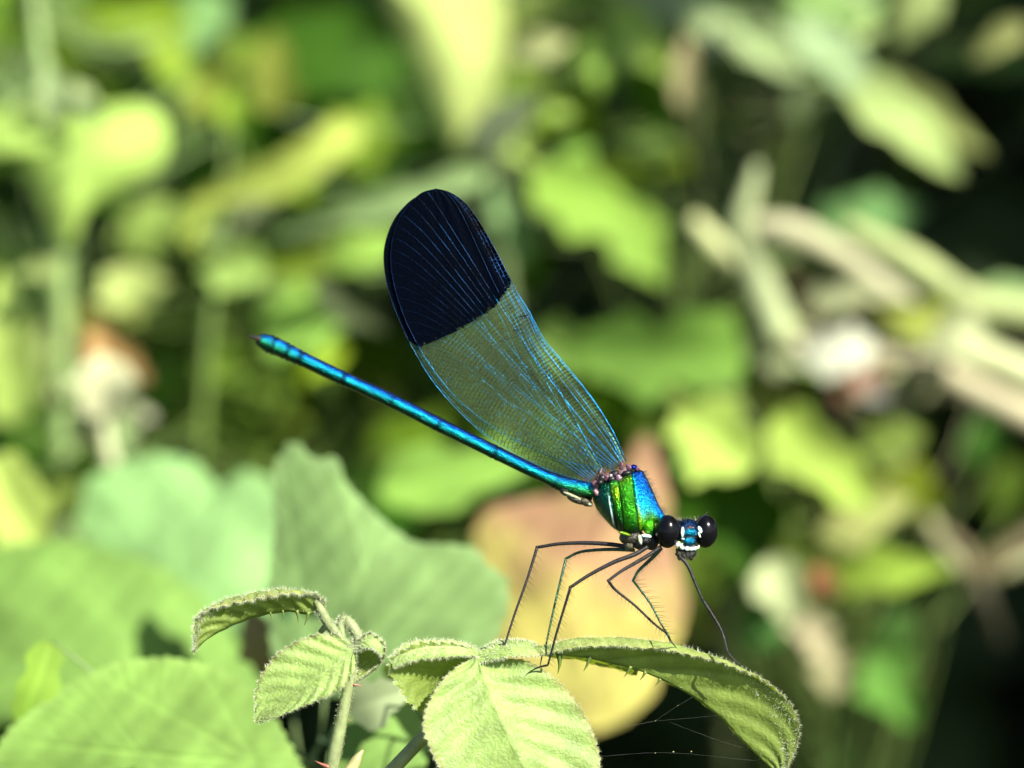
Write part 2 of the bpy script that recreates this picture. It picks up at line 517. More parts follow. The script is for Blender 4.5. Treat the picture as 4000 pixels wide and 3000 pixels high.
# small leaflet on the left, seen from below
Gc, nc_, Cc = grid_leaf(
    [(1868, 2545, 20), (1780, 2585, 25), (1690, 2640, 20), (1640, 2720, 5), (1668, 2800, -5)],
    [(1868, 2540, 10), (1760, 2515, -40), (1620, 2520, -90), (1525, 2600, -90), (1580, 2720, -60), (1665, 2805, -10)],
    [(1860, 2560, 30), (1830, 2600, 90), (1760, 2640, 120), (1700, 2700, 100), (1690, 2770, 50), (1672, 2806, 0)],
    nu=90, nv=12, teeth=16, tooth=22, relief=6, nveins=6, slope=1.5, bulge=-12, cell=1.2)
a = np.clip((-np.linspace(-1, 1, Gc.shape[1]) - 0.6) / 0.4, 0, 1)
leafC = leaf_from_grid('leaflet', Gc, Cc, M_BRU, shootA, veincol=(1.15, 1.1, 1.1), probe=(.5, .3), front=False)
leafC['label'] = 'small serrated leaflet bending down on the left of the cane top'
hairs_on(Gc, nc_, leafC, 500, 700, M_HAIR, (8, 18), 0.75, 8)
# sunlit shoulder of that leaflet
Gc2, nc2, Cc2 = grid_leaf(
    [(1872, 2548, 0), (1790, 2528, -40), (1700, 2525, -75), (1600, 2545, -95), (1530, 2590, -100)],
    [(1872, 2536, 10), (1790, 2505, -10), (1700, 2500, -40), (1590, 2512, -70), (1515, 2575, -90)],
    [(1872, 2562, -5), (1800, 2562, -60), (1720, 2568, -100), (1620, 2580, -120), (1535, 2610, -110)],
    nu=70, nv=8, teeth=12, tooth=7, relief=3, nveins=6, slope=1, bulge=10, cell=1)
lc2 = leaf_from_grid('leaflet', Gc2, Cc2, M_BR, shootA, flip=True, edgecol=(1.0, 0.8, 0.9))
hairs_on(Gc2, nc2, lc2, 900, 700, M_HAIR, (8, 18), 0.75, 9)

# folded middle leaflet lying along the top
Gd, nd_, Cd = grid_leaf(
    [(1868, 2560, -10), (1930, 2530, -20), (2000, 2520, -25), (2070, 2525, -20), (2128, 2548, -10)],
    [(1868, 2545, 10), (1930, 2508, 40), (2000, 2498, 55), (2075, 2508, 40), (2130, 2540, 0)],
    [(1872, 2590, -25), (1940, 2575, -55), (2010, 2562, -70), (2075, 2562, -55), (2130, 2555, -15)],
    nu=70, nv=8, teeth=13, tooth=6, relief=4, nveins=6, slope=1.2, bulge=6, cell=1)
leafD = leaf_from_grid('leaflet', Gd, Cd, M_BR, shootA, flip=False, edgecol=(0.9, 0.8, 0.9))
hairs_on(Gd, nd_, leafD, 1000, 700, M_HAIR, (8, 18), 0.75, 10)

# --- the other shoot
pbase = V((1290, 3080, 60))
shootB = thing('bramble_shoot', (pbase[0], pbase[1], 0.0),
               'upright pale bramble shoot with small drooping leaflets and reddish prickles', 'bramble')
mb = MB()
ptube(mb, [(1380, 2540, 10), (1368, 2640, 15), (1345, 2760, 20), (1315, 2900, 28), (1290, 3040, 40), (1270, 3300, 60)], [18, 20, 25, 27, 28, 30], 10, 30)
p = V((1270, 3300, 60))
tube(mb, catmull([p, p + [0.0, 0.01, -0.1], [p[0], p[1] + 0.02, 0.25], [p[0], p[1] + 0.02, -0.03]], 30), 30 * SP, 8)
ptube(mb, [(1380, 2545, 10), (1330, 2490, 15), (1285, 2440, 10), (1255, 2385, 0), (1235, 2345, -5)], [15, 17, 20, 19, 15], 8, 18)
ptube(mb, [(1340, 2500, 15), (1330, 2440, 30), (1345, 2420, 40), (1390, 2470, 30), (1400, 2520, 15)], [10, 18, 22, 22, 14], 8, 18)
ptube(mb, [(1250, 2470, 50), (1280, 2445, 40), (1320, 2480, 25)], [10, 16, 14], 8, 12)
caneB = mb.build('cane', M_CANE, shootB)
Gs = []
mb2 = MB()
rnd = random.Random(4)
pp, nn_, ll = [], [], []
for pl, r_ in (([(1380, 2540, 10), (1330, 2490, 15), (1285, 2440, 10), (1250, 2385, 0)], 18), ([(1330, 2440, 30), (1345, 2420, 40), (1390, 2470, 30), (1400, 2520, 15)], 20), ([(1368, 2640, 15), (1290, 3040, 40)], 26)):
    pth = catmull(pl, 200)
    for q in range(700 if r_ < 25 else 500):
        t = rnd.randrange(200); an = rnd.random() * 6.28
        off = np.array([math.cos(an), math.sin(an), 0]) * r_
        off2 = np.array([math.cos(an), 0.3 * math.sin(an), -abs(math.sin(an))]) * r_
        o_ = off if rnd.random() < .5 else off2
        a0 = V(pth[t] + o_); pp.append(a0); d_ = a0 - V(pth[t]); nn_.append(d_ / np.linalg.norm(d_)); ll.append(rnd.uniform(7, 16) * SP * (0.6 if r_ > 25 else 1))
spikes(mb2, pp, nn_, ll, 0.75 * SP, rnd, 0.7)
setp(mb2.build('hairs', M_HAIR, caneB, smooth=False), kind='stuff')

Ge, ne_, Ce = grid_leaf(
    [(1392, 2530, -5), (1320, 2590, -40), (1220, 2660, -60), (1110, 2740, -60), (1005, 2822, -40)],
    [(1388, 2515, 5), (1300, 2478, -5), (1200, 2490, -10), (1080, 2560, -15), (1005, 2680, -20), (998, 2822, -35)],
    [(1396, 2540, -10), (1385, 2620, -50), (1330, 2690, -80), (1230, 2740, -90), (1120, 2785, -75), (1012, 2826, -40)],
    nu=110, nv=16, teeth=18, tooth=10, relief=12, nveins=7.5, slope=1.9, bulge=14, cell=0.8)
leafE = leaf_from_grid('leaflet', Ge, Ce, M_BR, shootB, flip=True, edgecol=(0.7, 0.5, 0.65), veincol=(0.93, 0.92, 0.92))
leafE['label'] = 'small pleated leaflet with dark toothed edge hanging in sun'
hairs_on(Ge, ne_, leafE, 1200, 700, M_HAIR, (5, 16), 0.6, 11)

midF = [(1262, 2372, 0), (1211, 2396, 12), (1134, 2384, 20), (1037, 2393, 24), (951, 2417, 20), (869, 2455, 12), (806, 2494, 5), (763, 2537, -3), (757, 2548, -5)]
crF = [(1274, 2352, -2), (1240, 2308, -22), (1182, 2287, -33), (1110, 2275, -42), (1037, 2280, -45), (950, 2294, -45), (850, 2324, -42), (775, 2392, -31), (758, 2545, -3)]
mF = catmull(midF, 110); cF = catmull(crF, 110)
lF = mF + (cF - mF) * 1.2
fF = mF + np.stack([0 * mF[:, 0], -10 + 0 * mF[:, 0], 130 * np.sin(np.pi * np.linspace(0, 1, 110)) ** 0.6], 1)
Gf, nf_, Cf = grid_leaf(mF, lF, fF, nu=110, nv=18, teeth=16, tooth=12, relief=13, nveins=8, slope=2.4, bulge=-10, cell=0.8)
recurve(Gf, 0.62, 48, 1.7, 0.14)
leafF = leaf_from_grid('leaflet', Gf, Cf, M_BRU, shootB, edgecol=(1.2, 0.95, 1.2), veincol=(0.5, 0.56, 0.4), probe=(0.5, 0.3), front=False)
leafF['label'] = 'arching leaflet with frosted rim curling away to the left'
hairs_on(Gf, nf_, leafF, 200, 700, M_HAIR, (9, 20), 0.7, 12, edges=(0, 0))
hairs_on(Gf[:, :10], nf_, leafF, 2200, 0, M_HAIR, (6, 24), 0.7, 17)
prickles(leafF, [(1204, 2394, 10, -10, 50), (1160, 2388, 12, 10, 44), (1104, 2386, 14, 6, 32), (1056, 2394, 14, 6, 24)])

Gg, ng_, Cg = grid_leaf(
    [(1385, 2530, 5), (1440, 2510, 10), (1480, 2560, 20), (1450, 2620, 20), (1395, 2660, 15)],
    [(1385, 2515, -5), (1440, 2475, -25), (1500, 2520, -35), (1495, 2580, -30), (1400, 2662, 5)],
    [(1385, 2545, 15), (1396, 2562, 34), (1400, 2592, 38), (1394, 2632, 32), (1388, 2662, 20)],
    nu=70, nv=10, teeth=11, tooth=14, relief=6, nveins=5, slope=1.2, bulge=-8, cell=1)
leafG = leaf_from_grid('leaflet', Gg, Cg, M_BRU, shootB, edgecol=(1.2, 1.0, 1.2), probe=(.5, .3), front=False)
hairs_on(Gg, ng_, leafG, 600, 700, M_HAIR, (8, 18), 0.75, 13)
Gg2, ng2, Cg2 = grid_leaf(
    [(1380, 2535, -5), (1420, 2505, -25), (1455, 2500, -35), (1490, 2530, -35), (1498, 2560, -30)],
    [(1380, 2520, 5), (1420, 2482, -5), (1460, 2478, -15), (1500, 2512, -20), (1502, 2555, -25)],
    [(1384, 2550, -15), (1425, 2530, -45), (1455, 2530, -50), (1480, 2550, -45), (1495, 2565, -35)],
    nu=40, nv=6, teeth=8, tooth=5, relief=2, nveins=4, slope=1, bulge=5, cell=1)
lg2 = leaf_from_grid('leaflet', Gg2, Cg2, M_BR, shootB, flip=False)
hairs_on(Gg2, ng2, lg2, 500, 500, M_HAIR, (8, 18), 0.75, 14)
prickles(shootB, [(1382, 2675, 12, 36, 3), (1364, 2815, 16, 12, -3), (1282, 2995, 20, -55, -20)], M_PRICKR, 0.3)
# terminal bud low beside the cane
mb = MB()
ptube(mb, [(1330, 3060, 40), (1375, 3000, 40), (1400, 2955, 38), (1418, 2930, 36)], [10, 26, 22, 4], 8, 14)
mb.build('bud', plain_mat('bud', (0.26, 0.24, 0.10), nscale=500), shootB)

# ------------------------------------------------------------------ damselfly
P0 = V((2112, 2600, 0))
dam = thing('damselfly', P0, 'metallic blue green damselfly with dark tipped closed wings standing on a bramble leaflet', 'damselfly')
SL = 0.21
def dz(x):   # body recedes towards the tail
    return (2420 - x) * SL if x < 2420 else (2420 - x) * 0.12

def hexc(c, met=0.9, k=1.0):
    l = lin(c) * k
    return np.array([l[0], l[1], l[2], met])
NAVY = hexc((8, 26, 105)); BLUE = hexc((0, 100, 190)); CYAN = hexc((30, 205, 230)); TEAL = hexc((0, 140, 130))
GREEN = hexc((60, 150, 30)); DKGRN = hexc((15, 70, 35)); GOLD = hexc((165, 200, 30)); BLACK = hexc((18, 18, 20), 0.3)
WHITE = hexc((235, 240, 240), 0.0, 0.75); PALE = hexc((200, 195, 165), 0.0, 0.7); PINK = hexc((172, 132, 146), 0.05, 0.5)
DARKB = hexc((40, 34, 26), 0.0)

def cmix(stops, x):
    xs = [s[0] for s in stops]
    return np.array([np.interp(x, xs, [s[1][k] for s in stops]) for k in range(4)])

body = MB()
NS = 28
def ring(t, b, Wd, dc, ex=2.0):
    t = np.array(t, float); b = np.array(b, float)
    c = (t + b) / 2; h = (t - b) / 2
    pts = []
    for k in range(NS):
        ph = 2 * math.pi * k / NS
        cs, sn = math.cos(ph), math.sin(ph)
        e = 2.0 / ex
        a = math.copysign(abs(cs) ** e, cs); s = math.copysign(abs(sn) ** e, sn)
        pts.append((c[0] + h[0] * a, c[1] + h[1] * a, dc - Wd * s))
    return pts
def loft(mb, rings, cols):
    vs_ = [p for r in rings for p in r]; cc = [c for r in cols for c in r]
    fs = []
    for i in range(len(rings) - 1):
        for k in range(NS):
            k2 = (k + 1) % NS
            fs.append((i * NS + k, (i + 1) * NS + k, (i + 1) * NS + k2, i * NS + k2))
    fs.append(tuple(range(NS))); fs.append(tuple((len(rings) - 1) * NS + k for k in range(NS))[::-1])
    mb.add(V(np.array(vs_)), fs, 0, np.array(cc))

# abdomen
ctr = catmull([(1010, 1322), (1045, 1340), (1105, 1365), (1171, 1397), (1341, 1478), (1531, 1566), (1714, 1659), (1937, 1768), (2175, 1882), (2250, 1905), (2320, 1922)], 240)
sA = np.concatenate([[0], np.cumsum(np.linalg.norm(np.diff(ctr, axis=0), axis=1))])
joints = [60, 125, 180, 365, 575, 780, 1028, 1292]
rings, cols = [], []
for i in range(len(ctr)):
    s = sA[i]
    tan = ctr[min(i + 1, len(ctr) - 1)] - ctr[max(i - 1, 0)]; tan /= np.linalg.norm(tan)
    nrm = np.array([tan[1], -tan[0]])
    if nrm[1] > 0: nrm = -nrm
    half = np.interp(s, [0, 15, 50, 130, 200, 400, 900, 1250, 1300, 1380, 1450], [17, 28, 34, 31, 28, 27, 27, 26, 29, 33, 34])
    jd = min(abs(s - j) for j in joints)
    half *= 1 + 0.12 * math.exp(-(jd / 15) ** 2) - 0.20 * math.exp(-(jd / 4.0) ** 2)
    c = ctr[i]
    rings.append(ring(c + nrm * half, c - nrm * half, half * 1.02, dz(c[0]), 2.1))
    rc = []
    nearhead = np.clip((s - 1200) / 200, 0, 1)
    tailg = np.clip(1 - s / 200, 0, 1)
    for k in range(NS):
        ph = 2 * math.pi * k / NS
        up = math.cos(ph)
        base = cmix([(-1, BLACK), (-0.5, DKGRN * .5), (-0.12, TEAL * .55), (0.2, CYAN * [0.5, 0.6, 0.7, 1]), (0.48, BLUE * .7), (0.72, NAVY * .8), (1, NAVY * .6)], up)  # cyan stop paints the highlight line along the abdomen
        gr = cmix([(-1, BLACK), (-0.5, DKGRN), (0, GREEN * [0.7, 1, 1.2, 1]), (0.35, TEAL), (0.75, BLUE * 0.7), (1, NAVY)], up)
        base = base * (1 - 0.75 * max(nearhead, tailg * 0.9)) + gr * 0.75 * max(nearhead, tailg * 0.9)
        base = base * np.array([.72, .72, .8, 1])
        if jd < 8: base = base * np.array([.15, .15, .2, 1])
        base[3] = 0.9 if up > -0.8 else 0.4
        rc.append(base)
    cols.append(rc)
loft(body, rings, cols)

# thorax: each ring runs from the wing roots to the leg roots
T = [  # top, bottom, halfwidth, exponent, plate colour id, groove
    ((2316, 1893), (2316, 1955), 30, 2.0, 'rear', 0), ((2330, 1880), (2328, 1985), 48, 2.1, 'rear', 0),
    ((2345, 1872), (2355, 2020), 66, 2.3, 'rear', 0), ((2354, 1874), (2378, 2046), 76, 2.4, 'rear', 0),
    ((2362, 1874), (2392, 2060), 80, 2.5, 'rear', 0), ((2366, 1874), (2400, 2066), 81, 2.5, 'white', 0), ((2371, 1874), (2407, 2070), 82, 2.5, 'rear', 0),
    ((2376, 1872), (2413, 2074), 82, 2.5, 'groove', 1), ((2384, 1868), (2420, 2078), 90, 2.5, 'A', 0), ((2396, 1864), (2428, 2082), 94, 2.5, 'A', 0),
    ((2406, 1862), (2436, 2086), 92, 2.5, 'A', 0), ((2413, 1862), (2441, 2088), 87, 2.5, 'groove', 1), ((2420, 1860), (2448, 2090), 94, 2.5, 'B', 0),
    ((2432, 1856), (2460, 2092), 98, 2.6, 'B', 0), ((2446, 1850), (2474, 2092), 99, 2.6, 'B', 0), ((2458, 1846), (2488, 2090), 96, 2.6, 'B', 0),
    ((2465, 1843), (2498, 2084), 90, 2.6, 'groove', 1), ((2472, 1840), (2508, 2076), 95, 2.4, 'edge', 0), ((2482, 1836), (2518, 2068), 94, 2.3, 'front', 0),
    ((2497, 1833), (2530, 2060), 86, 2.1, 'front', 0), ((2512, 1840), (2542, 2052), 74, 1.9, 'front', 0), ((2530, 1872), (2552, 2048), 60, 1.8, 'front', 0),
    ((2548, 1912), (2562, 2046), 48, 1.8, 'front', 0), ((2566, 1955), (2572, 2048), 38, 1.8, 'front', 0), ((2580, 1985), (2580, 2054), 32, 1.9, 'front', 0),
    ((2594, 2006), (2590, 2066), 30, 2, 'neck', 0), ((2604, 2022), (2600, 2072), 24, 2, 'neck', 0), ((2625, 2040), (2622, 2090), 22, 2, 'neck', 0), ((2660, 2050), (2655, 2100), 20, 2, 'neck', 0)]
T2 = []
for a_, b_ in zip(T[:-1], T[1:]):
    T2.append(a_)
    for f_ in (0.33, 0.67):
        lerp = lambda p, q: tuple(np.array(p) * (1 - f_) + np.array(q) * f_)
        wv = a_[2] * (1 - f_) + b_[2] * f_
        if a_[4] == 'groove' or b_[4] == 'groove':
            gd = f_ if a_[4] == 'groove' else 1 - f_
            wv += 2.5 * gd
        pid = a_[4] if f_ < 0.5 else b_[4]
        if pid == 'groove': pid = b_[4] if a_[4] == 'groove' else a_[4]
        T2.append((lerp(a_[0], b_[0]), lerp(a_[1], b_[1]), wv, a_[3] * (1 - f_) + b_[3] * f_, pid, 0))
T2.append(T[-1])
rings, cols = [], []
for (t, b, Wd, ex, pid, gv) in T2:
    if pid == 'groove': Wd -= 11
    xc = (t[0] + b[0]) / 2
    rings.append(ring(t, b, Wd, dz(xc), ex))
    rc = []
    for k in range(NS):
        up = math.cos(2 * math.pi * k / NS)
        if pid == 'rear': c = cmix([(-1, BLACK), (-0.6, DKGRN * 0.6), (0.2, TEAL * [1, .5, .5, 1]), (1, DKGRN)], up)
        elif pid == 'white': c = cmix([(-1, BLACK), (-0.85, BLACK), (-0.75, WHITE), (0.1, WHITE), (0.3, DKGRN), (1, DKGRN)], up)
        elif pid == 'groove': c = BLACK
        elif pid == 'A': c = cmix([(-1, DARKB), (-0.75, BLACK), (-0.5, DKGRN), (0.0, GREEN * [.7, .8, .6, 1]), (0.45, GOLD * [.7, .8, 1, 1]), (0.75, GREEN), (1, TEAL)], up)  # gold stops of plates A and B paint their yellow highlights
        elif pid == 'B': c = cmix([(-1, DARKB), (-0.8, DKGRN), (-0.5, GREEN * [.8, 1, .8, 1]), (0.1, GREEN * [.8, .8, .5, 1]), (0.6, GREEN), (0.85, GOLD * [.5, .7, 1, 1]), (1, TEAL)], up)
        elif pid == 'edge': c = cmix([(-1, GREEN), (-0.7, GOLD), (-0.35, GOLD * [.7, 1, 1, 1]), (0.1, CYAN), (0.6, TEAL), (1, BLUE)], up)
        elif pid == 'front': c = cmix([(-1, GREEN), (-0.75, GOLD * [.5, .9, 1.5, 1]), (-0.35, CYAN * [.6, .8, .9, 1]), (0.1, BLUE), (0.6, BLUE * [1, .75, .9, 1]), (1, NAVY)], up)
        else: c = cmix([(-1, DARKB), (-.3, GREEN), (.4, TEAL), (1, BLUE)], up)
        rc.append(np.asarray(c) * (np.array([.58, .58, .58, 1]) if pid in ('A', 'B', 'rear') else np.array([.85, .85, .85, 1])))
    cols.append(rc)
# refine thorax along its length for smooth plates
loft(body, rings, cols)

def ell(mb, x, y, d, rx, ry, rd, col, rot=0, nu=14, nv=10, fn=None):
    r = math.radians(rot)
    ellipsoid(mb, (x, y, d), [(rx * math.cos(r), -rx * math.sin(r), 0), (ry * math.sin(r), ry * math.cos(r), 0), (0, 0, rd)], nu, nv, col, 0, fn)

# prothorax, leg roots, genital lobe
ell(body, 2535, 2058, -45, 26, 30, 34, GREEN * [1.1, .9, .5, 1], 10)
ell(body, 2548, 2075, -40, 20, 22, 30, DKGRN, 0)
ell(body, 2470, 2100, -10, 52, 34, 52, DARKB, 0)
ell(body, 2500, 2122, -25, 30, 26, 38, BLACK, 0)
ell(body, 2458, 2132, -18, 22, 22, 34, DARKB * 2, 0)
ell(body, 2500, 2108, -58, 9, 20, 12, PALE, 10)
ell(body, 2524, 2094, -60, 22, 8, 14, WHITE, -8)
ell(body, 2524, 2112, -52, 18, 18, 22, BLACK * 1.5, 0)
ell(body, 2545, 2110, -20, 30, 40, 40, BLACK, 0)
ell(body, 2440, 2085, -66, 26, 7, 14, GOLD * 0.4, -18)
ell(body, 2236, 1938, 16, 44, 8, 26, PALE * .6, -24)
ell(body, 2252, 1954, 18, 40, 13, 24, DARKB, -20)
ell(body, 2290, 1962, 10, 26, 16, 26, DARKB * 2, -20)
ell(body, 2302, 1970, 4, 14, 9, 20, PALE * .35, -20)
ell(body, 2206, 1922, 26, 24, 14, 22, BLACK, -30)

# head capsule in its own frame: e along the eyes, u up, f out of the face
HC = np.array([2682.0, 2076.0, -38.0])
he = np.array([145.0, -1.0, 62.0]); he /= np.linalg.norm(he)
hf = np.array([he[2], 0.10, -he[0]]); hf /= np.linalg.norm(hf)
hu = np.cross(hf, he); hu /= np.linalg.norm(hu)
if hu[1] > 0: hu = -hu
def hp(a, b, c): return HC + a * he + b * hu + c * hf
def hell(mb, a, b, c, ra, rb, rc, col, nu=14, nv=10, tilt=0):
    t = math.radians(tilt)
    ellipsoid(mb, hp(a, b, c), [ra * (math.cos(t) * he + math.sin(t) * hu), rb * (math.cos(t) * hu - math.sin(t) * he), rc * hf], nu, nv, col)
HT = hexc((4, 84, 112)); HN = hexc((6, 30, 62)); HB = hexc((10, 16, 26), 0.5)
hell(body, 0, 4, -6, 72, 46, 42, HB, 20, 14)
hell(body, 0, 24, 14, 42, 27, 28, HN, 18, 12)
hell(body, 0, -2, 26, 35, 24, 24, HT, 18, 12)
hell(body, -17, 14, 34, 13, 10, 9, HN); hell(body, 17, 14, 34, 13, 10, 9, HN)
hell(body, 0, 4, 44, 13, 9, 8, HT)
hell(body, -14, -6, 42, 9, 7, 7, HT); hell(body, 16, -8, 42, 10, 7, 7, HT)
hell(body, -2, -20, 40, 30, 6, 8, HB)
hell(body, -4, -35, 42, 26, 17, 16, HT, 18, 12)
hell(body, 0, -50, 34, 40, 9, 16, HB)
hell(body, 0, -66, 12, 38, 22, 30, HB)
for a_, b_, c_, ra_, rb_, ti in ((-46, -50, 30, 9, 14, -25), (-31, -58, 39, 11, 15, -20), (-12, -64, 44, 11, 12, -6), (6, -65, 44, 11, 12, 3), (22, -63, 40, 9, 12, 8), (36, -59, 33, 8, 12, 14)):
    hell(body, a_, b_ + 2, c_ - 3, ra_ * 1.12, rb_ * .86, 7, WHITE * [.62, .64, .64, 1], 10, 8, ti)
for a_, b_, c_, ra_, rb_, ti in ((-33, 2, 36, 7, 20, 0), (40, 10, 38, 8, 15, 25), (37, -10, 40, 4, 12, 25)):
    hell(body, a_, b_, c_, ra_, rb_, 6, WHITE, 10, 8, ti)
hell(body, -31, -25, 38, 8, 5, 6, WHITE * [0.5, .7, .8, 1], 8, 6)
for a_, b_ in ((-4, 22), (-13, 17), (8, 19)):
    hell(body, a_, b_, 41, 3.4, 3, 3, hexc((150, 80, 40), 0), 8, 6)
for a_, b_, c_, ra_, rb_, ti in ((-40, -84, 18, 8, 22, 20), (-22, -92, 26, 9, 20, 8), (-4, -90, 30, 9, 18, 0), (12, -92, 28, 10, 20, -8), (26, -82, 22, 8, 18, -12), (-36, -104, 16, 5, 10, 30)):
    hell(body, a_, b_, c_, ra_, rb_, 9, BLACK, 10, 8, ti)
M_BODY = plain_mat('metallic_cuticle', (1, 1, 1), rough=0.2, attr=True, nscale=4200, var=0.5, bump=1.0, bscale=6500, bdist=0.0002, hue=0.8)
body_o = body.build('body', M_BODY, dam, usecol=True)

# tail claspers
mb = MB()
for q in (-9, 9):
    ptube(mb, [(1040, 1338, dz(1040) + q), (1005, 1322, dz(1005) + q * 1.6), (985, 1316, dz(985) + q * 1.6), (972, 1312, dz(972) + q)], [13, 12, 8, 3], 8, 12)
ptube(mb, [(1040, 1350, dz(1040)), (1015, 1345, dz(1015)), (1000, 1338, dz(1000))], [12, 9, 3], 8, 8)
mb.build('claspers', plain_mat('clasper', (0.02, 0.016, 0.012), rough=0.4), dam)

# wing roots
mb = MB()
for x, y, rx, ry, dd, rot, c in ((2332, 1900, 15, 26, -40, 25, PINK), (2338, 1872, 11, 15, -36, 0, PINK * 0.7), (2345, 1846, 8, 18, -30, -15, PINK), (2330, 1925, 12, 16, -50, 40, PINK * 1.2),
                               (2370, 1864, 16, 15, -42, -20, PINK), (2386, 1858, 7, 7, -48, 0, WHITE * .8), (2418, 1868, 19, 16, -48, 25, PINK * [1, 1, 1.3, 1]), (2430, 1845, 19, 10, -45, 20, PINK),
                               (2428, 1818, 8, 17, -38, -20, PINK), (2440, 1835, 18, 11, -42, 15, PINK * .8), (2458, 1826, 16, 12, -44, -35, PINK), (2490, 1830, 8, 10, -40, -30, PINK)):
    ell(mb, x, y, dd + dz(x), rx * .95, ry * 1.0, 10, c * [.40, .32, .36, 1], rot, 14, 10, fn=lambda th, ph, k=x + y: 1 + .16 * math.sin(3 * ph + k) * math.sin(th) + .13 * math.sin(5 * th + k))
for x, y, rx, ry, dd in ((2352, 1868, 14, 12, -34), (2390, 1872, 14, 10, -40), (2402, 1855, 20, 14, -28), (2448, 1848, 16, 8, -48), (2344, 1885, 12, 9, -50), (2470, 1835, 12, 12, -30)):
    ell(mb, x, y, dd - 4 + dz(x), rx * 1.25, ry * 1.3, 16, BLACK, 10, 10, 8)
ell(mb, 2474, 1826, dz(2474) - 30, 18, 12, 26, NAVY, 0)
mb.build('wing_root', plain_mat('wing_root', (1, 1, 1), rough=0.45, attr=True, nscale=2500, var=0.35, bump=0.3), dam, usecol=True)

# eyes
M_EYE = plain_mat('eye', (0.002, 0.002, 0.003), rough=0.2, spec=0.16)
for a_ in (-80, 80):
    mb = MB()
    ellipsoid(mb, hp(a_, 0, -4), [he * 49, hu * 65, hf * 53], 40, 28)
    mb.build('eye', M_EYE, dam)
# antennae
M_BLK = plain_mat('black_bristle', (0.012, 0.012, 0.012), rough=0.45)
for pts in ([hp(-22, 30, 36), hp(-24, 44, 44), hp(-22, 62, 50)], [hp(24, 32, 34), hp(36, 52, 40), hp(52, 68, 46), hp(66, 82, 48)]):
    mb = MB(); ptube(mb, pts, [3.2, 1.8, 0.7], 5, 10); mb.build('antenna', M_BLK, dam)

# fine hair on thorax front and head top
rnd = random.Random(21)
mb = MB(); pp, nn_, ll = [], [], []
edge = catmull([(2512, 1842), (2530, 1874), (2548, 1914), (2566, 1957), (2582, 1988), (2596, 2008)], 100)
for q in range(150):
    e_ = edge[rnd.randrange(100)]; p = V((e_[0], e_[1], dz(e_[0]) + rnd.gauss(0, 14)))
    pp.append(p); nn_.append(RIGHT * 0.9 + UP * 0.35); ll.append(rnd.uniform(14, 30) * SP)
for q in range(70):
    p = V(hp(rnd.uniform(-55, 55), 44, rnd.uniform(-10, 25))); pp.append(p); nn_.append(UP); ll.append(rnd.uniform(10, 26) * SP)
for q in range(90):
    t = rnd.random(); p = V((2330 + 95 * t, 1990 + 90 * t, dz(2370) - rnd.uniform(-30, 60))); pp.append(p); nn_.append(-UP * .7 - RIGHT * .7); ll.append(rnd.uniform(8, 20) * SP)
for q in range(60):
    p = V(hp(rnd.uniform(-45, 45), rnd.uniform(-108, -66), rnd.uniform(15, 42))); pp.append(p); nn_.append(-UP * .6 + RIGHT * rnd.uniform(-.6, .9)); ll.append(rnd.uniform(6, 14) * SP)
spikes(mb, pp, nn_, ll, 0.55 * SP, rnd, 0.45)
setp(mb.build('hairs', plain_mat('insect_hair', (0.08, 0.065, 0.045), rough=0.5), body_o, smooth=False), kind='stuff')

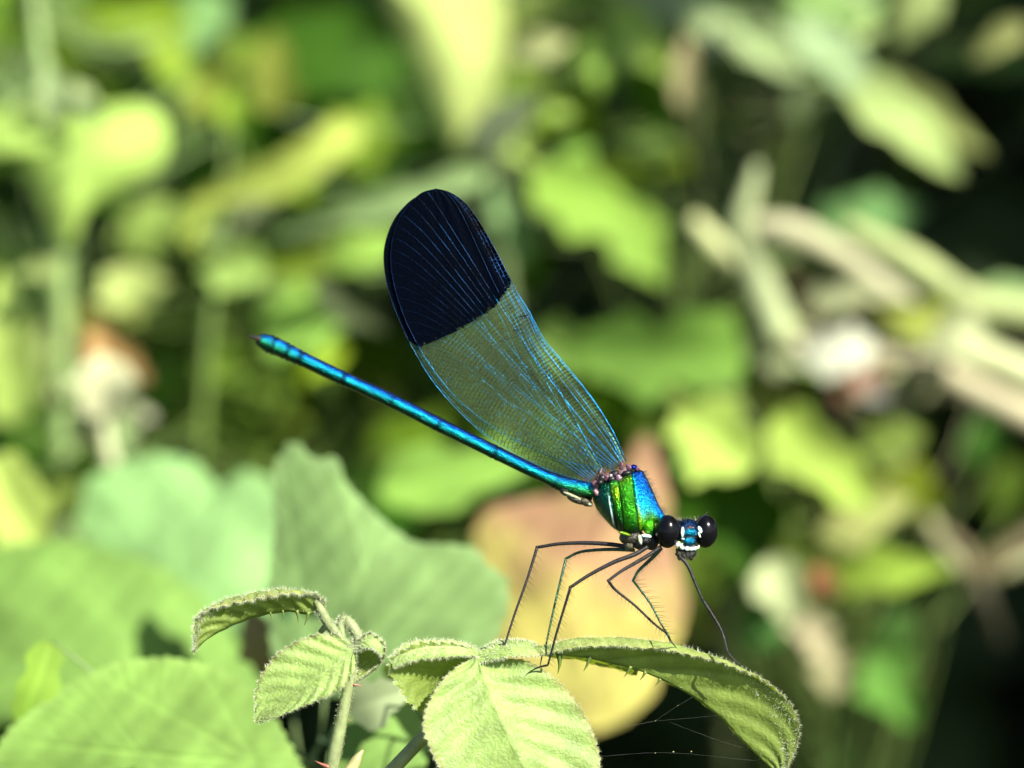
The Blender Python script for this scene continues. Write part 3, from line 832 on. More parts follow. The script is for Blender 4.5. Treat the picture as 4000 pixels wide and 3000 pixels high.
# legs
fgb = bvh_of([leafA, leafB, leafC, leafD, lc2])
M_LEG = plain_mat('leg', (0.009, 0.0085, 0.009), rough=0.48, metal=0.15, spec=0.3, nscale=3000, var=0.7, bump=0.5, bscale=9000)
M_LEGG = plain_mat('leg_green', (0.02, 0.06, 0.03), rough=0.3, metal=0.6, spec=0.6, nscale=3000, var=0.7, bump=0.5, bscale=9000)
def leg(fem, tib, tar, d0, dk, foot_default, mat, rf=8.6, rt=4.9, bside=1, blen=(28, 48), green=False):
    df = depth_at(fgb, tar[-1][0], tar[-1][1], foot_default) - 4
    dt = depth_at(fgb, tib[-1][0], tib[-1][1], foot_default) - 4
    if abs(dt - df) > 120: dt = df
    F = [(x, y, d0 + (dk - d0) * i / (len(fem) - 1)) for i, (x, y) in enumerate(fem)]
    Tb = [(x, y, dk + (dt - dk) * (i + 1) / len(tib)) for i, (x, y) in enumerate(tib)]
    Ta = [(x, y, dt + (df - dt) * (i + 1) / len(tar)) for i, (x, y) in enumerate(tar)]
    mb = MB()
    f1 = catmull(F, 26)
    ptube(mb, f1, [rf * 1.0, rf * 1.05, rf * .95, rf * .8, rf * .72], 10)
    ell(mb, F[-1][0], F[-1][1], F[-1][2], rf * .82, rf * .82, rf * .82, None)
    t1 = catmull([F[-1]] + Tb, 30)
    ptube(mb, t1, [rt * 1.25, rt, rt * .95, rt * .8], 8)
    ta = catmull([Tb[-1]] + Ta, 14)
    ptube(mb, ta, [rt * .95, rt * .75, rt * .6, rt * .35], 8)
    for sg in (-1, 1):   # claws
        e_ = np.array(Ta[-1]); dr = np.array(Ta[-1]) - np.array((Ta[-2] if len(Ta) > 1 else Tb[-1])); dr /= np.linalg.norm(dr)
        ptube(mb, [e_, e_ + dr * 7 + [0, 2, sg * 5], e_ + dr * 11 + [0, 8, sg * 7]], [1.8, 1.3, .5], 5, 6)
    lo = mb.build('leg', mat, dam)
    rnd = random.Random(int(fem[0][0]) * 7 + int(tib[-1][0]))
    pb, nb2, lb = [], [], []
    for path, count, sc in ((f1, 26, 0.55), (t1, 20, 1.0)):
        for q in range(count):
            t = (q + rnd.uniform(.2, .8)) / count
            i = min(int(t * (len(path) - 1)), len(path) - 2)
            p = path[i] + (path[i + 1] - path[i]) * (t * (len(path) - 1) - i)
            tn = (path[i + 1] - path[i]); tn = tn[:2] / (np.linalg.norm(tn[:2]) + 1e-6)
            nm = np.array([-tn[1], tn[0]]) * bside
            if path is f1 and nm[1] < 0: nm = -nm
            dirv = nm * 0.85 + tn * 0.5
            dw = dirv[0] * RIGHT - dirv[1] * UP
            pb.append(V(p)); nb2.append(dw); lb.append(rnd.uniform(*blen) * sc * SP)
            if rnd.random() < 0.5:
                dw2 = (-nm[0] * .5 + tn[0] * .5) * RIGHT - (-nm[1] * .5 + tn[1] * .5) * UP - FWD * 0.3
                pb.append(V(p)); nb2.append(dw2); lb.append(rnd.uniform(*blen) * sc * .55 * SP)
    m3 = MB(); spikes(m3, pb, nb2, lb, 1.25 * SP, rnd, 0.12)
    setp(m3.build('bristles', M_BLK, lo, smooth=False), kind='stuff')

leg([(2470, 2140), (2400, 2128), (2300, 2121), (2190, 2124), (2098, 2138)], [(2060, 2260), (2010, 2400), (1972, 2518)], [(1935, 2521), (1880, 2533)], -20, 40, 20, M_LEG, bside=-1)
leg([(2480, 2150), (2400, 2146), (2320, 2149), (2260, 2158), (2211, 2182)], [(2200, 2225), (2165, 2370), (2133, 2518)], [(2118, 2560), (2110, 2600)], 20, 70, 0, M_LEGG, rf=7, rt=4.4, bside=-1)
leg([(2530, 2135), (2480, 2165), (2400, 2195), (2300, 2247), (2228, 2294)], [(2205, 2370), (2172, 2480), (2140, 2598)], [(2100, 2608), (2064, 2628)], -60, -95, -60, M_LEG, bside=-1)
leg([(2582, 2135), (2538, 2166), (2480, 2200), (2425, 2232), (2376, 2268)], [(2400, 2300), (2480, 2365), (2556, 2437), (2604, 2474)], [(2616, 2500), (2627, 2546)], -70, -110, -150, M_LEG, rf=7.6, bside=1, blen=(24, 40))
leg([(2585, 2140), (2555, 2172), (2520, 2205), (2490, 2235), (2473, 2268)], [(2490, 2290), (2543, 2362), (2585, 2442), (2612, 2482)], [(2622, 2505), (2640, 2528)], 0, 20, -140, M_LEGG, rf=7.2, rt=4.2, bside=-1, blen=(40, 62))
leg([(2640, 2160), (2684, 2205), (2715, 2275), (2746, 2346)], [(2785, 2405), (2819, 2466), (2843, 2550)], [(2862, 2572), (2888, 2596)], -60, -70, -140, M_LEG, rf=6.6, rt=5.2, bside=-1, blen=(18, 30))

mb = MB()
ell(mb, 2748, 2348, -72, 4, 7, 4, None, 30, 8, 6)
mb.build('pollen_fleck', plain_mat('pollen', (0.4, 0.42, 0.42), rough=0.6), dam)
# ------------------------------------------------------------------ wings
def mem_mat(name, tint, diff, alpha, rough=0.25, sheen=(0.02, 0.10, 0.16), met=0.3, spec=0.3):
    m, n, out = nt(name)
    N = n.nodes.new; L = n.links.new
    tr = N('ShaderNodeBsdfTransparent'); tr.inputs[0].default_value = (*tint, 1)
    tc = N('ShaderNodeTexCoord')
    no = N('ShaderNodeTexNoise'); no.inputs['Scale'].default_value = 3800; no.inputs['Detail'].default_value = 2
    L(tc.outputs['Object'], no.inputs['Vector'])
    bp = N('ShaderNodeBump'); bp.inputs['Strength'].default_value = 0.7; bp.inputs['Distance'].default_value = 0.00008
    L(no.outputs['Fac'], bp.inputs['Height'])
    df = N('ShaderNodeBsdfPrincipled'); df.inputs['Base Color'].default_value = (*diff, 1); df.inputs['Roughness'].default_value = rough
    df.inputs['Specular IOR Level'].default_value = spec
    L(bp.outputs[0], df.inputs['Normal'])
    gl = N('ShaderNodeBsdfGlossy'); gl.inputs['Color'].default_value = (*sheen, 1); gl.inputs['Roughness'].default_value = 0.3
    L(bp.outputs[0], gl.inputs['Normal'])
    ad = N('ShaderNodeMixShader'); ad.inputs[0].default_value = met
    L(df.outputs[0], ad.inputs[1]); L(gl.outputs[0], ad.inputs[2])
    ms = N('ShaderNodeMixShader'); ms.inputs[0].default_value = alpha
    L(tr.outputs[0], ms.inputs[1]); L(ad.outputs[0], ms.inputs[2]); L(ms.outputs[0], out.inputs['Surface'])
    return m
M_CLEAR = mem_mat('wing_membrane_clear', (0.96, 0.975, 0.84), (0.12, 0.17, 0.06), 0.10, sheen=(0.05, 0.4, 0.5), met=0.22)
M_DARK = mem_mat('wing_membrane_dark', (0.03, 0.05, 0.08), (0.0003, 0.0009, 0.0026), 0.97, rough=0.6, sheen=(0.0003, 0.003, 0.010), met=0.25, spec=0.02)
M_VEINB = plain_mat('vein_blue', (0.003, 0.105, 0.25), rough=0.3, metal=0.8, nscale=900, var=0.8, bump=0.4, bscale=9000)
M_VEINN = plain_mat('vein_navy', (0.002, 0.016, 0.055), rough=0.35, metal=0.8, nscale=500, var=1.6)  # strong brightness noise paints patches of sheen into the veins
M_VEIND = plain_mat('vein_dark', (0.008, 0.011, 0.008), rough=0.5, metal=0.2, spec=0.2, nscale=1500, var=0.9)

LEADF = [(2446, 1803), (2398, 1691), (2340, 1593), (2268, 1496), (2196, 1409), (2123, 1322), (2073, 1228), (2029, 1156), (1993, 1090), (1942, 989), (1899, 910), (1848, 830), (1798, 776), (1747, 747), (1700, 737)]
TRAILF = [(2395, 1838), (2330, 1826), (2200, 1798), (2050, 1738), (1900, 1650), (1770, 1540), (1670, 1410), (1600, 1285), (1552, 1160), (1528, 1040), (1532, 940), (1562, 850), (1610, 785), (1650, 752), (1698, 738)]
LEADH = [(2368, 1855), (2300, 1740), (2225, 1600), (2135, 1440), (2050, 1290), (1962, 1120), (1885, 985), (1805, 860), (1730, 790), (1660, 765), (1615, 775)]
TRAILH = [(2306, 1886), (2253, 1872), (2181, 1850), (2109, 1821), (2036, 1785), (1964, 1745), (1892, 1698), (1834, 1647), (1776, 1590), (1718, 1524), (1675, 1467), (1631, 1394), (1595, 1329), (1563, 1257), (1534, 1185), (1512, 1112), (1500, 1040), (1500, 975), (1516, 910), (1545, 848), (1588, 798), (1612, 778)]
BAND = [(2060, 1080), (1997, 1106), (1960, 1160), (1928, 1199), (1870, 1239), (1805, 1279), (1725, 1322), (1639, 1351), (1603, 1338), (1540, 1330)]

def rot2(pts, deg, piv, sc=1.0):
    a = math.radians(deg); c, s = math.cos(a), math.sin(a)
    q = np.array(pts, float) - piv
    return np.stack([q[:, 0] * c - q[:, 1] * s, q[:, 0] * s + q[:, 1] * c], 1) * sc + piv

def wing(lead, trail, doff, rotd, sc, seed, nodus_t, near=True):
    rnd = random.Random(seed)
    piv = np.array(lead[0], float)
    Lp = catmull(rot2(lead, rotd, piv, sc), 140); Tp = catmull(rot2(trail, rotd, piv, sc), 140)
    band = rot2(BAND, rotd * 0.6, piv)
    def Wd(x, y): return doff + (2420 - x) * SL * 0.8
    def pt(t, v):
        a = t * 139; i = min(int(a), 138); f = a - i
        l = Lp[i] * (1 - f) + Lp[i + 1] * f; r = Tp[i] * (1 - f) + Tp[i + 1] * f
        q = l * (1 - v) + r * v
        # gentle pleating near the leading edge
        return np.array([q[0], q[1], Wd(q[0], q[1]) + 3.0 * math.sin(v * 40) * math.exp(-v * 4)])
    bx = band[::-1, 0]; by = band[::-1, 1]
    def dark(q): return q[1] < np.interp(q[0], bx, by)
    # membrane as a fine grid, split along the band edge
    nu_, nv_ = 150, 60
    G = np.zeros((nu_ + 1, nv_ + 1, 3))
    for i in range(nu_ + 1):
        for j in range(nv_ + 1): G[i, j] = pt(i / nu_, j / nv_)
    fd, fc = [], []
    nw_ = nv_ + 1
    for i in range(nu_):
        for j in range(nv_):
            q = (i * nw_ + j, i * nw_ + j + 1, (i + 1) * nw_ + j + 1, (i + 1) * nw_ + j)
            (fd if dark((G[i, j] + G[i + 1, j + 1]) / 2 + np.array([0, rnd.gauss(0, 3), 0])) else fc).append(q)
    root = MB(); root.add(V(G.reshape(-1, 3)), fc + fd)
    root.m = [0] * len(fc) + [1] * len(fd)
    wo = root.build('wing', [M_CLEAR, M_DARK], dam)
    # long veins: fan from the root, bowed towards the leading edge
    vb = MB(); vd = MB(); vn = MB()
    veins = []
    piv2 = (Lp[0] + Tp[0]) / 2
    full = lambda q: np.array([q[0], q[1], Wd(q[0], q[1])])
    def addv(pl2, r0, r1, blue, lead_=False):
        rad = np.maximum.accumulate(np.linalg.norm(pl2 - piv2, axis=1)) + np.arange(len(pl2)) * 1e-4
        veins.append((rad, pl2))
        pl = np.array([full(q) for q in pl2]); pl[:, 2] -= 1.0
        rr_ = np.interp(np.linspace(0, 1, len(pl)), [0, 1], [r0, r1]) * 0.5
        dk = np.array([dark(q) for q in pl])
        cut = int(np.argmax(dk)) if dk.any() else len(pl) - 1
        if cut > 0: ptube(vb if (blue and (near or lead_)) else vd, pl[:cut + 1], rr_[:cut + 1], 4)
        if cut < len(pl) - 1: ptube(vn, pl[cut:], rr_[cut:], 4)
    lerpv = lambda ts, fv: np.array([pt(t, fv(t))[:2] for t in ts])
    addv(lerpv(np.linspace(0, 1, 60), lambda t: 0.0), 3.0, 1.8, True, True)
    addv(lerpv(np.linspace(0.0, nodus_t, 40), lambda t: 0.16 * max(0.0, 1 - t / nodus_t) ** 0.8), 2.0, 1.4, True)
    for v0, v1, r, bl in ((0.20, 0.035, 2.3, True), (0.30, 0.07, 2.0, True), (0.38, 0.105, 1.5, False), (0.46, 0.145, 1.8, True)):
        addv(lerpv(np.linspace(0, 0.985, 60), lambda t, a=v0, b=v1: a + (b - a) * min(1, t / 0.5) ** 0.6), r, 1.0, bl)
    NE = 28
    bl0 = Lp[0] * 0.35 + Tp[0] * 0.65
    for j in range(NE):
        te = 0.975 - (j / (NE - 1)) ** 0.95 * 0.80
        E_ = np.array(pt(te, 1.0)[:2]); f_ = 0.48 + 0.52 * (j + 1) / (NE + 1)
        B_ = Lp[0] * (1 - f_) + Tp[0] * f_
        ch = E_ - B_; ln_ = np.linalg.norm(ch); ld = np.array([-ch[1], ch[0]]) / ln_
        if ld @ (np.array(pt(te, 0.0)[:2]) - E_) < 0: ld = -ld
        bw = 0.12 * (1 - 1.55 * (te - 0.1) / 0.875)
        c1 = B_ + ch * 0.38 + ld * bw * 0.8 * ln_; c2 = E_ + (np.array(pt(te, 0.0)[:2]) - E_) * 0.30 - ch / ln_ * 0.05 * ln_
        ts = np.linspace(0, 1, 46)[:, None]
        cv = (1 - ts) ** 3 * B_ + 3 * ts * (1 - ts) ** 2 * c1 + 3 * ts ** 2 * (1 - ts) * c2 + ts ** 3 * E_
        main = (j % 3 == 0)
        st_ = 0 if main else (14 if j % 3 == 1 else 20)
        addv(cv[st_:], 1.5 if main else 1.0, 0.8, j % 6 == 0 or (j % 3 == 1 and rnd.random() < .25))
    addv(Tp.copy(), 1.5, 1.4, True, True)
    # cross veins at equal distances from the root
    rmax = max(v_[0][-1] for v_ in veins); r_ = 30.0
    while r_ < rmax:
        al = [(k2, np.array([np.interp(r_, ra, pl[:, 0]), np.interp(r_, ra, pl[:, 1])])) for k2, (ra, pl) in enumerate(veins) if ra[0] <= r_ <= ra[-1]]
        for (ka, a_), (kb, b_) in zip(al[:-1], al[1:]):
            wpx = np.linalg.norm(a_ - b_)
            if wpx < 4 or wpx > 160: continue
            dk = dark(a_)
            if dk and (ka > 4 or rnd.random() < 0.3): continue
            sh = rnd.uniform(-5, 5)
            ra, pl = veins[ka]; a2 = np.array([np.interp(r_ + sh, ra, pl[:, 0]), np.interp(r_ + sh, ra, pl[:, 1])])
            nseg = max(1, int(round(wpx / 17.0)))
            tgt = vn if dk else (vb if (near and rnd.random() < 0.06 and ka > 7) else vd)  # stray blue cross veins stand for cyan glints on the wing
            prev = a2; along = (a2 - piv2) / (np.linalg.norm(a2 - piv2) + 1e-6)
            for s_ in range(1, nseg + 1):
                nx = a2 + (b_ - a2) * s_ / nseg
                if s_ < nseg: nx = nx + along * (4 if s_ % 2 else -4) + np.array([rnd.uniform(-1.5, 1.5), rnd.uniform(-1.5, 1.5)])
                ptube(tgt, np.array([full(prev), full(nx)]), 1.5 if ka < 5 else 0.95, 3)
                if s_ < nseg: ptube(tgt, np.array([full(nx), full(nx + along * (13 if s_ % 2 else 21) * 0.8)]), 0.8, 3)
                prev = nx
        r_ += 15.0 if r_ > 200 else 18.0
    setp(vb.build('veins', M_VEINB, wo), kind='stuff')
    setp(vn.build('tip_veins', M_VEINN, wo), kind='stuff')
    setp(vd.build('cross_veins', M_VEIND, wo), kind='stuff')
    # nodus: short thick bar
    q0, q1 = pt(nodus_t, 0), pt(nodus_t + 0.005, 0.10)
    mb = MB(); ptube(mb, np.array([q0, q1]), [3.4, 2.2], 5); mb.build('nodus', M_VEIND, wo)
    return wo
wing(LEADF, TRAILF, -24, 0.0, 1.0, 1, 0.5)
wing(LEADH, TRAILH, -12, 0.0, 1.0, 2, 0.47)
wing(LEADF, TRAILF, 22, -0.7, 0.992, 3, 0.5, False)
wing(LEADH, TRAILH, 12, 0.5, 0.99, 4, 0.47, False)

# ------------------------------------------------------------------ background plants
def shape_w(kind, t):
    if kind == 'lance': return np.sin(np.pi * np.clip(t, 0, 1) ** 0.75) ** 0.8
    if kind == 'round': return np.sqrt(np.clip(1 - (2 * t - 1) ** 2, 0, 1))
    return np.sin(np.pi * np.clip(t, 0, 1) ** 0.62) ** 0.75      # ovate

def nearest_on(path, p):
    d = np.linalg.norm(path - p, axis=1)
    return path[int(np.argmin(d))]

PLANTS = {}
HOLLOWS = ((2080, 900, 2900, 1330), (3080, 540, 3650, 850), (3650, 250, 4100, 1000), (3560, 2300, 4100, 3100), (2450, 2560, 3050, 3100), (3600, 1560, 4100, 2100), (1500, 950, 1700, 1000))
def hollow(x, y): return any(a <= x <= c and b <= y <= d_ for a, b, c, d_ in HOLLOWS)
def plant(key, name, label, cat, stem, r=16, col=(120, 150, 60), group=None):
    """stem: photo-space polyline, its last point continues down to the soil"""
    st = catmull(stem, 40)
    w_ = V(st)
    last = w_[-1]
    foot = np.array([last[0] + 0.01, last[1] + 0.02, -0.02])
    o = thing(name, (foot[0], foot[1], 0.0), label, cat, group)
    mb = MB()
    sc = (D + st[:, 2] * SP) / D
    down = catmull([last, last * 0.7 + foot * 0.3 + [0.008, 0, 0], last * 0.3 + foot * 0.7 + [0.005, 0.0, 0], foot], 16)
    path = np.vstack([w_, down[1:]])
    rr = np.concatenate([r * SP * sc, np.full(15, r * SP * sc[-1] * 1.15)])
    rr[:10] *= np.linspace(0.35, 1, 10)
    tube(mb, path, rr, 8)
    mt = plain_mat('stem_' + key, np.clip(lin(col) / KEXP, 0.005, 0.5), rough=0.6, nscale=120, var=0.3)
    s_ = mb.build('stem', mt, o)
    PLANTS[key] = (o, path, mt, s_)
    return o

def petiole(key, base, r=6):
    o, path, mt, s_ = PLANTS[key]
    b = V(base)
    q = nearest_on(path, b)
    mid = (b + q) / 2 + np.array([0, 0, -0.12 * np.linalg.norm(b - q)])
    mb = MB(); sc = (D + base[2] * SP) / D
    tube(mb, catmull([b, mid, q], 10), r * SP * sc, 5)
    return mb

def blade(key, cx, cy, Ln, Wd, ang, d, col, roll=0, pitch=0, kind='ovate', curl=0.10, cup=0.10, bend=0.0, sat=True):
    """leaf centred on a photo point; d in mm behind the focus plane; ang: tip direction, degrees, 90 = up"""
    o, path, mt, s_ = PLANTS[key]
    dp = d / (SP * 1000)
    a = math.radians(ang)
    ax = np.array([math.cos(a), -math.sin(a), 0]); pr = np.array([ax[1], -ax[0], 0])
    zr = np.array([0, 0, 1.0]) * (D / (D + dp * SP))          # depth pixels are not magnified
    zr = np.array([0, 0, (D + dp * SP) / D])
    rl, pc = math.radians(roll), math.radians(pitch)
    axis = ax * 1.0 + zr * math.tan(pc)
    wid = pr * 1.0 + zr * math.tan(rl)
    nrm = -zr
    nu_, nv_ = 20, 8
    c = np.array([cx, cy, dp], float)
    lr = random.Random(int(cx * 31 + cy * 17 + Ln))
    f1, f2, f3, f4 = (lr.uniform(0, 6.28) for _ in range(4))
    fold = lr.uniform(0.15, 0.55); wav = lr.uniform(0.10, 0.24); asym = lr.uniform(-0.12, 0.12)
    vs_, cs = [], []
    for i in range(nu_ + 1):
        t = i / nu_
        hw0 = 0.5 * Wd * float(shape_w(kind, t))
        for j in range(nv_ + 1):
            v = 2 * j / nv_ - 1
            hw = hw0 * (1 + asym * v + wav * math.sin(11 * t + f1 + (1.7 if v > 0 else 0)) + 0.6 * wav * math.sin(25 * t + f2 + (2.3 if v > 0 else 0)))
            p = c + axis * Ln * (t - 0.5) + pr * bend * Ln * (4 * (t - 0.5) ** 2) + wid * hw * v
            p = p + nrm * (curl * Ln * math.sin(math.pi * t) + fold * hw * abs(v) + 0.10 * hw * v * math.sin(7 * t + f3) + 0.03 * Ln * math.sin(5 * t + f4))
            vs_.append(p)
            k_ = 1.0 + 0.18 * math.exp(-(v / 0.08) ** 2)
            cs.append((k_, k_, k_, 1))
    nw_ = nv_ + 1
    fs = [(i * nw_ + j, (i + 1) * nw_ + j, (i + 1) * nw_ + j + 1, i * nw_ + j + 1) for i in range(nu_) for j in range(nv_)]
    b0 = c + axis * Ln * (-0.5) + pr * bend * Ln
    vw = V(np.array(vs_))
    f0 = fs[len(fs) // 2]
    nn = np.cross(vw[f0[1]] - vw[f0[0]], vw[f0[2]] - vw[f0[0]])
    if nn @ FWD > 0: fs = [f[::-1] for f in fs]
    mb = MB(); mb.add(vw, fs, 0, np.array(cs))
    lf = mb.build('leaf', tone(col), o, usecol=True)
    pm = petiole(key, b0, max(3.5, min(9, Wd * 0.035)))
    pm.build('petiole', mt, lf)
    if sat and d > 95:
        for q in range(4 if sum(col) < 520 else 3):
            a2 = lr.uniform(0, 6.28); rr = lr.uniform(0.35, 0.7) * max(Ln, Wd)
            k2 = lr.uniform(0.55, 1.15)
            if hollow(cx + rr * math.cos(a2), cy + rr * math.sin(a2)) or cy > 2300: continue
            c2 = tuple(float(np.clip(x * k2 + lr.uniform(-10, 10) * (1 if i else 0.6), 4, 250)) for i, x in enumerate(col))
            L2 = lr.uniform(0.25, 0.62) * Ln
            blade(key, cx + rr * math.cos(a2), cy + rr * math.sin(a2), min(max(L2, 110), 340), min(max(L2 * lr.uniform(.35, .75), 60), 190), lr.uniform(0, 360),
                  d + lr.uniform(-8, 50), c2, roll=lr.uniform(-25, 35), pitch=lr.uniform(-30, 30), kind=lr.choice(['ovate', 'lance', 'ovate']), sat=False)
    return lf

def outline_leaf(key, pts, centre, d, bulge, col, tiltx=0.0, tilty=0.0, n=90, wob=0.0, base=None, colfn=None, name='leaf', wrinkle=3, teeth=0, veins=None):
    """leaf with a traced, star-shaped margin about centre, given real dish shape and tilt"""
    o, path, mt, s_ = PLANTS[key]
    dp = d / (SP * 1000)
    P_ = np.array(pts + [pts[0]], float)
    E = polyres(P_, n + 1)[:n]
    # round the traced corners a little
    E = 0.5 * E + 0.25 * (np.roll(E, 1, 0) + np.roll(E, -1, 0))
    ctr_ = np.array(centre, float)
    if teeth:
        tt = (np.arange(n) * teeth / n) % 1.0
        E = ctr_ + (E - ctr_) * (1 + (0.03 * (np.where(tt < .7, tt / .7, (1 - tt) / .3) - .5))[:, None])
    def vein_at(x, y):
        if veins is None: return 0.0
        o_, angs, wv = veins
        dx, dy = x - o_[0], o_[1] - y
        r0 = math.hypot(dx, dy) + 1e-6; th = math.degrees(math.atan2(dy, dx)); best = 0.0
        for an_ in angs:
            dt = math.radians((th - an_ + 180) % 360 - 180)
            if abs(dt) < 1.3:
                al, pe = r0 * math.cos(dt), r0 * math.sin(dt)
                best = max(best, math.exp(-(pe / (wv * (1.3 - min(1, al / 1200)))) ** 2))
                sx = (al - 0.9 * abs(pe)) / 150.0
                if al > 60: best = max(best, 0.6 * math.exp(-((sx - round(sx)) * 150 / (wv * .8)) ** 2) * math.exp(-abs(pe) / 260))
        return best
    rs = np.random.RandomState(int(abs(centre[0]) + abs(centre[1])))
    ph = rs.rand(6) * 6.28
    vs_, cs = [], []
    rows = [0.0, 0.2, 0.4, 0.6, 0.78, 0.92, 1.0] if veins is None else list(np.linspace(0, 1, 34))
    mz = (D + dp * SP) / D
    for r_ in rows:
        for k_ in range(n):
            q = ctr_ + (E[k_] - ctr_) * r_
            an = 2 * math.pi * k_ / n
            z = -bulge * (1 - r_ * r_) + tiltx * (q[0] - ctr_[0]) + tilty * (q[1] - ctr_[1])
            z += wrinkle * r_ * (math.sin(3 * an + ph[0]) + 0.7 * math.sin(7 * an + ph[1]) + 0.5 * math.sin(11 * an + ph[2]))
            vn_ = vein_at(q[0], q[1])
            z += 7 * vn_
            vs_.append((q[0], q[1], dp + z * mz))
            cc_ = (1, 1, 1) if colfn is None else colfn(q[0], q[1], r_)
            mo = 1 + 0.10 * math.sin(q[0] * .021 + ph[3]) * math.sin(q[1] * .017 + ph[4]) + 0.07 * math.sin(q[0] * .05 + q[1] * .043 + ph[5])
            cs.append((*[x_ * mo * (1 + 0.20 * vn_) for x_ in cc_], 1))
    fs = []
    for i in range(len(rows) - 1):
        for k_ in range(n):
            k2 = (k_ + 1) % n
            if i == 0: fs.append((k_, n + k2, n + k_))
            else: fs.append((i * n + k_, i * n + k2, (i + 1) * n + k2, (i + 1) * n + k_))
    vw = V(np.array(vs_)); f0 = fs[n + 3]
    nn = np.cross(vw[f0[1]] - vw[f0[0]], vw[f0[2]] - vw[f0[0]])
    if nn @ FWD > 0: fs = [f[::-1] for f in fs]
    mb = MB(); mb.add(vw, fs, 0, np.array(cs))
    lf = mb.build(name, tone(col) if isinstance(col, tuple) else col, o, usecol=True)
    if base is None: base = E[int(np.argmax(E[:, 1]))]
    bz = dp + (tiltx * (base[0] - ctr_[0]) + tilty * (base[1] - ctr_[1])) * mz
    petiole(key, np.array([base[0], base[1], bz]), 8).build('petiole', mt, lf)
    return lf

# big leaves close behind the insect ------------------------------------------------
plant('grey', 'broadleaf_plant', 'large pale grey green lobed leaves close behind the bramble shoots', 'plant',
      [(1250, 2900, 1300), (1180, 3050, 1350), (1150, 3300, 1400)], 14, (150, 180, 110))
outline_leaf('grey', [(1060, 1830), (1130, 1725), (1165, 1722), (1215, 1790), (1320, 1785), (1345, 1880), (1420, 1960), (1530, 2060), (1620, 2120), (1760, 2125), (1860, 2135), (1900, 2200),
                      (1985, 2260), (1990, 2380), (1930, 2520), (1800, 2640), (1500, 2760), (1200, 2700), (1060, 2560), (1040, 2300), (1075, 2050)], (1450, 2350), 44, 60, (152, 184, 116), tiltx=-0.15, tilty=-0.25, n=220, teeth=46, veins=((1250, 2700), (100, 70, 45, 20, 130), 16),
             colfn=lambda x, y, r: (1.12, 1.08, 1.2) if r > 0.93 else (1, 1, 1))
outline_leaf('grey', [(300, 2060), (330, 1880), (480, 1800), (620, 1770), (760, 1800), (850, 1900), (960, 1830), (1060, 1870), (1110, 2000), (1100, 2200), (1080, 2450), (700, 2480), (420, 2300)], (760, 2150), 94, 100, (164, 210, 130), tiltx=0.1, tilty=-0.3, n=160, teeth=30, veins=((700, 2480), (90, 60, 125, 35), 22))
outline_leaf('grey', [(-250, 2250), (0, 2130), (250, 2100), (480, 2160), (640, 2220), (800, 2330), (900, 2480), (1050, 2620), (1000, 2800), (600, 2900), (200, 2900), (-200, 2800)], (350, 2520), 74, 90, (144, 186, 102), tiltx=0.05, tilty=-0.35, n=180, teeth=36, veins=((900, 2800), (165, 140, 115, 185), 20))
outline_leaf('grey', [(-40, 2960), (30, 2850), (150, 2750), (310, 2640), (480, 2575), (660, 2565), (860, 2605), (1000, 2695), (1100, 2840), (1190, 3010), (1150, 3200), (600, 3400), (100, 3250)], (580, 2950), 27, 80, (154, 196, 110), tiltx=0.0, tilty=-0.3, n=260, teeth=60, veins=((1000, 2980), (175, 150, 120, 195), 11),
             colfn=lambda x, y, r: (1.1, 1.06, 1.15) if r > 0.93 else (1, 1, 1))
outline_leaf('grey', [(1290, 2850), (1380, 2760), (1520, 2700), (1640, 2780), (1680, 2900), (1640, 3150), (1400, 3200), (1270, 3050)], (1480, 2930), 26, 60, (156, 196, 112), tilty=-0.3)
blade('grey', 1480, 2740, 260, 200, 20, 22, (205, 220, 170), pitch=-10)
blade('grey', 130, 2700, 420, 160, 250, 30, (160, 205, 90), roll=20)
blade('grey', 1620, 2690, 340, 240, 240, 30, (120, 150, 40), roll=10)
blade('grey', 1040, 2520, 360, 190, 120, 52, (206, 180, 130), roll=15)
blade('grey', 1180, 2420, 300, 130, 130, 45, (70, 120, 70), roll=15)

# withering leaf ---------------------------------------------------------------------
plant('wither', 'withering_plant', 'plant with one large withering leaf, salmon brown above and yellow below', 'plant',
      [(2330, 2845, 3850), (2240, 2950, 3850), (2130, 3080, 3860), (2050, 3300, 3900)], 14, (150, 150, 70))
def wcol(x, y, r):
    t = np.clip((y - 2150 - 0.25 * (x - 2250)) / 260, 0, 1)
    left = np.clip((2080 - x) / 140, 0, 1) * np.clip((y - 1990) / 120, 0, 1)
    br = np.array([0.72, 0.45, 0.36]) * (0.72 + 0.28 * min(1, max(0, (y - 1700) / 300))); ye = np.array([0.98, 0.95, 0.36])
    t = max(t, left)
    t = float(np.clip(t + 0.22 * math.sin(x * .017 + 1.0) * math.sin(y * .02) + 0.1 * math.sin(x * .05 + y * .031), 0, 1))
    c = br * (1 - t) + ye * t
    g = np.clip((y - 2500) / 200, 0, 1) * np.clip(1.2 - r, 0, 1)
    return tuple(c * (1 - 0.35 * g) + np.array([0.85, 1.15, 0.45]) * 0.35 * g)
outline_leaf('wither', [(1850, 2080), (1900, 1990), (2060, 1950), (2200, 1930), (2330, 1870), (2440, 1830), (2470, 1740), (2520, 1690), (2565, 1740), (2590, 1850), (2620, 1960), (2610, 2080), (2650, 2200), (2690, 2360), (2650, 2500), (2590, 2590), (2560, 2710), (2440, 2820), (2330, 2860), (2200, 2830),
                        (2050, 2780), (1930, 2650), (1840, 2500), (1880, 2380), (1840, 2280), (1870, 2180)], (2260, 2300), 96, 120, (238, 230, 200), tiltx=-0.1, tilty=-0.25, n=180, colfn=wcol, base=(2330, 2850), veins=((2330, 2850), (95, 120, 70, 145, 50), 20))

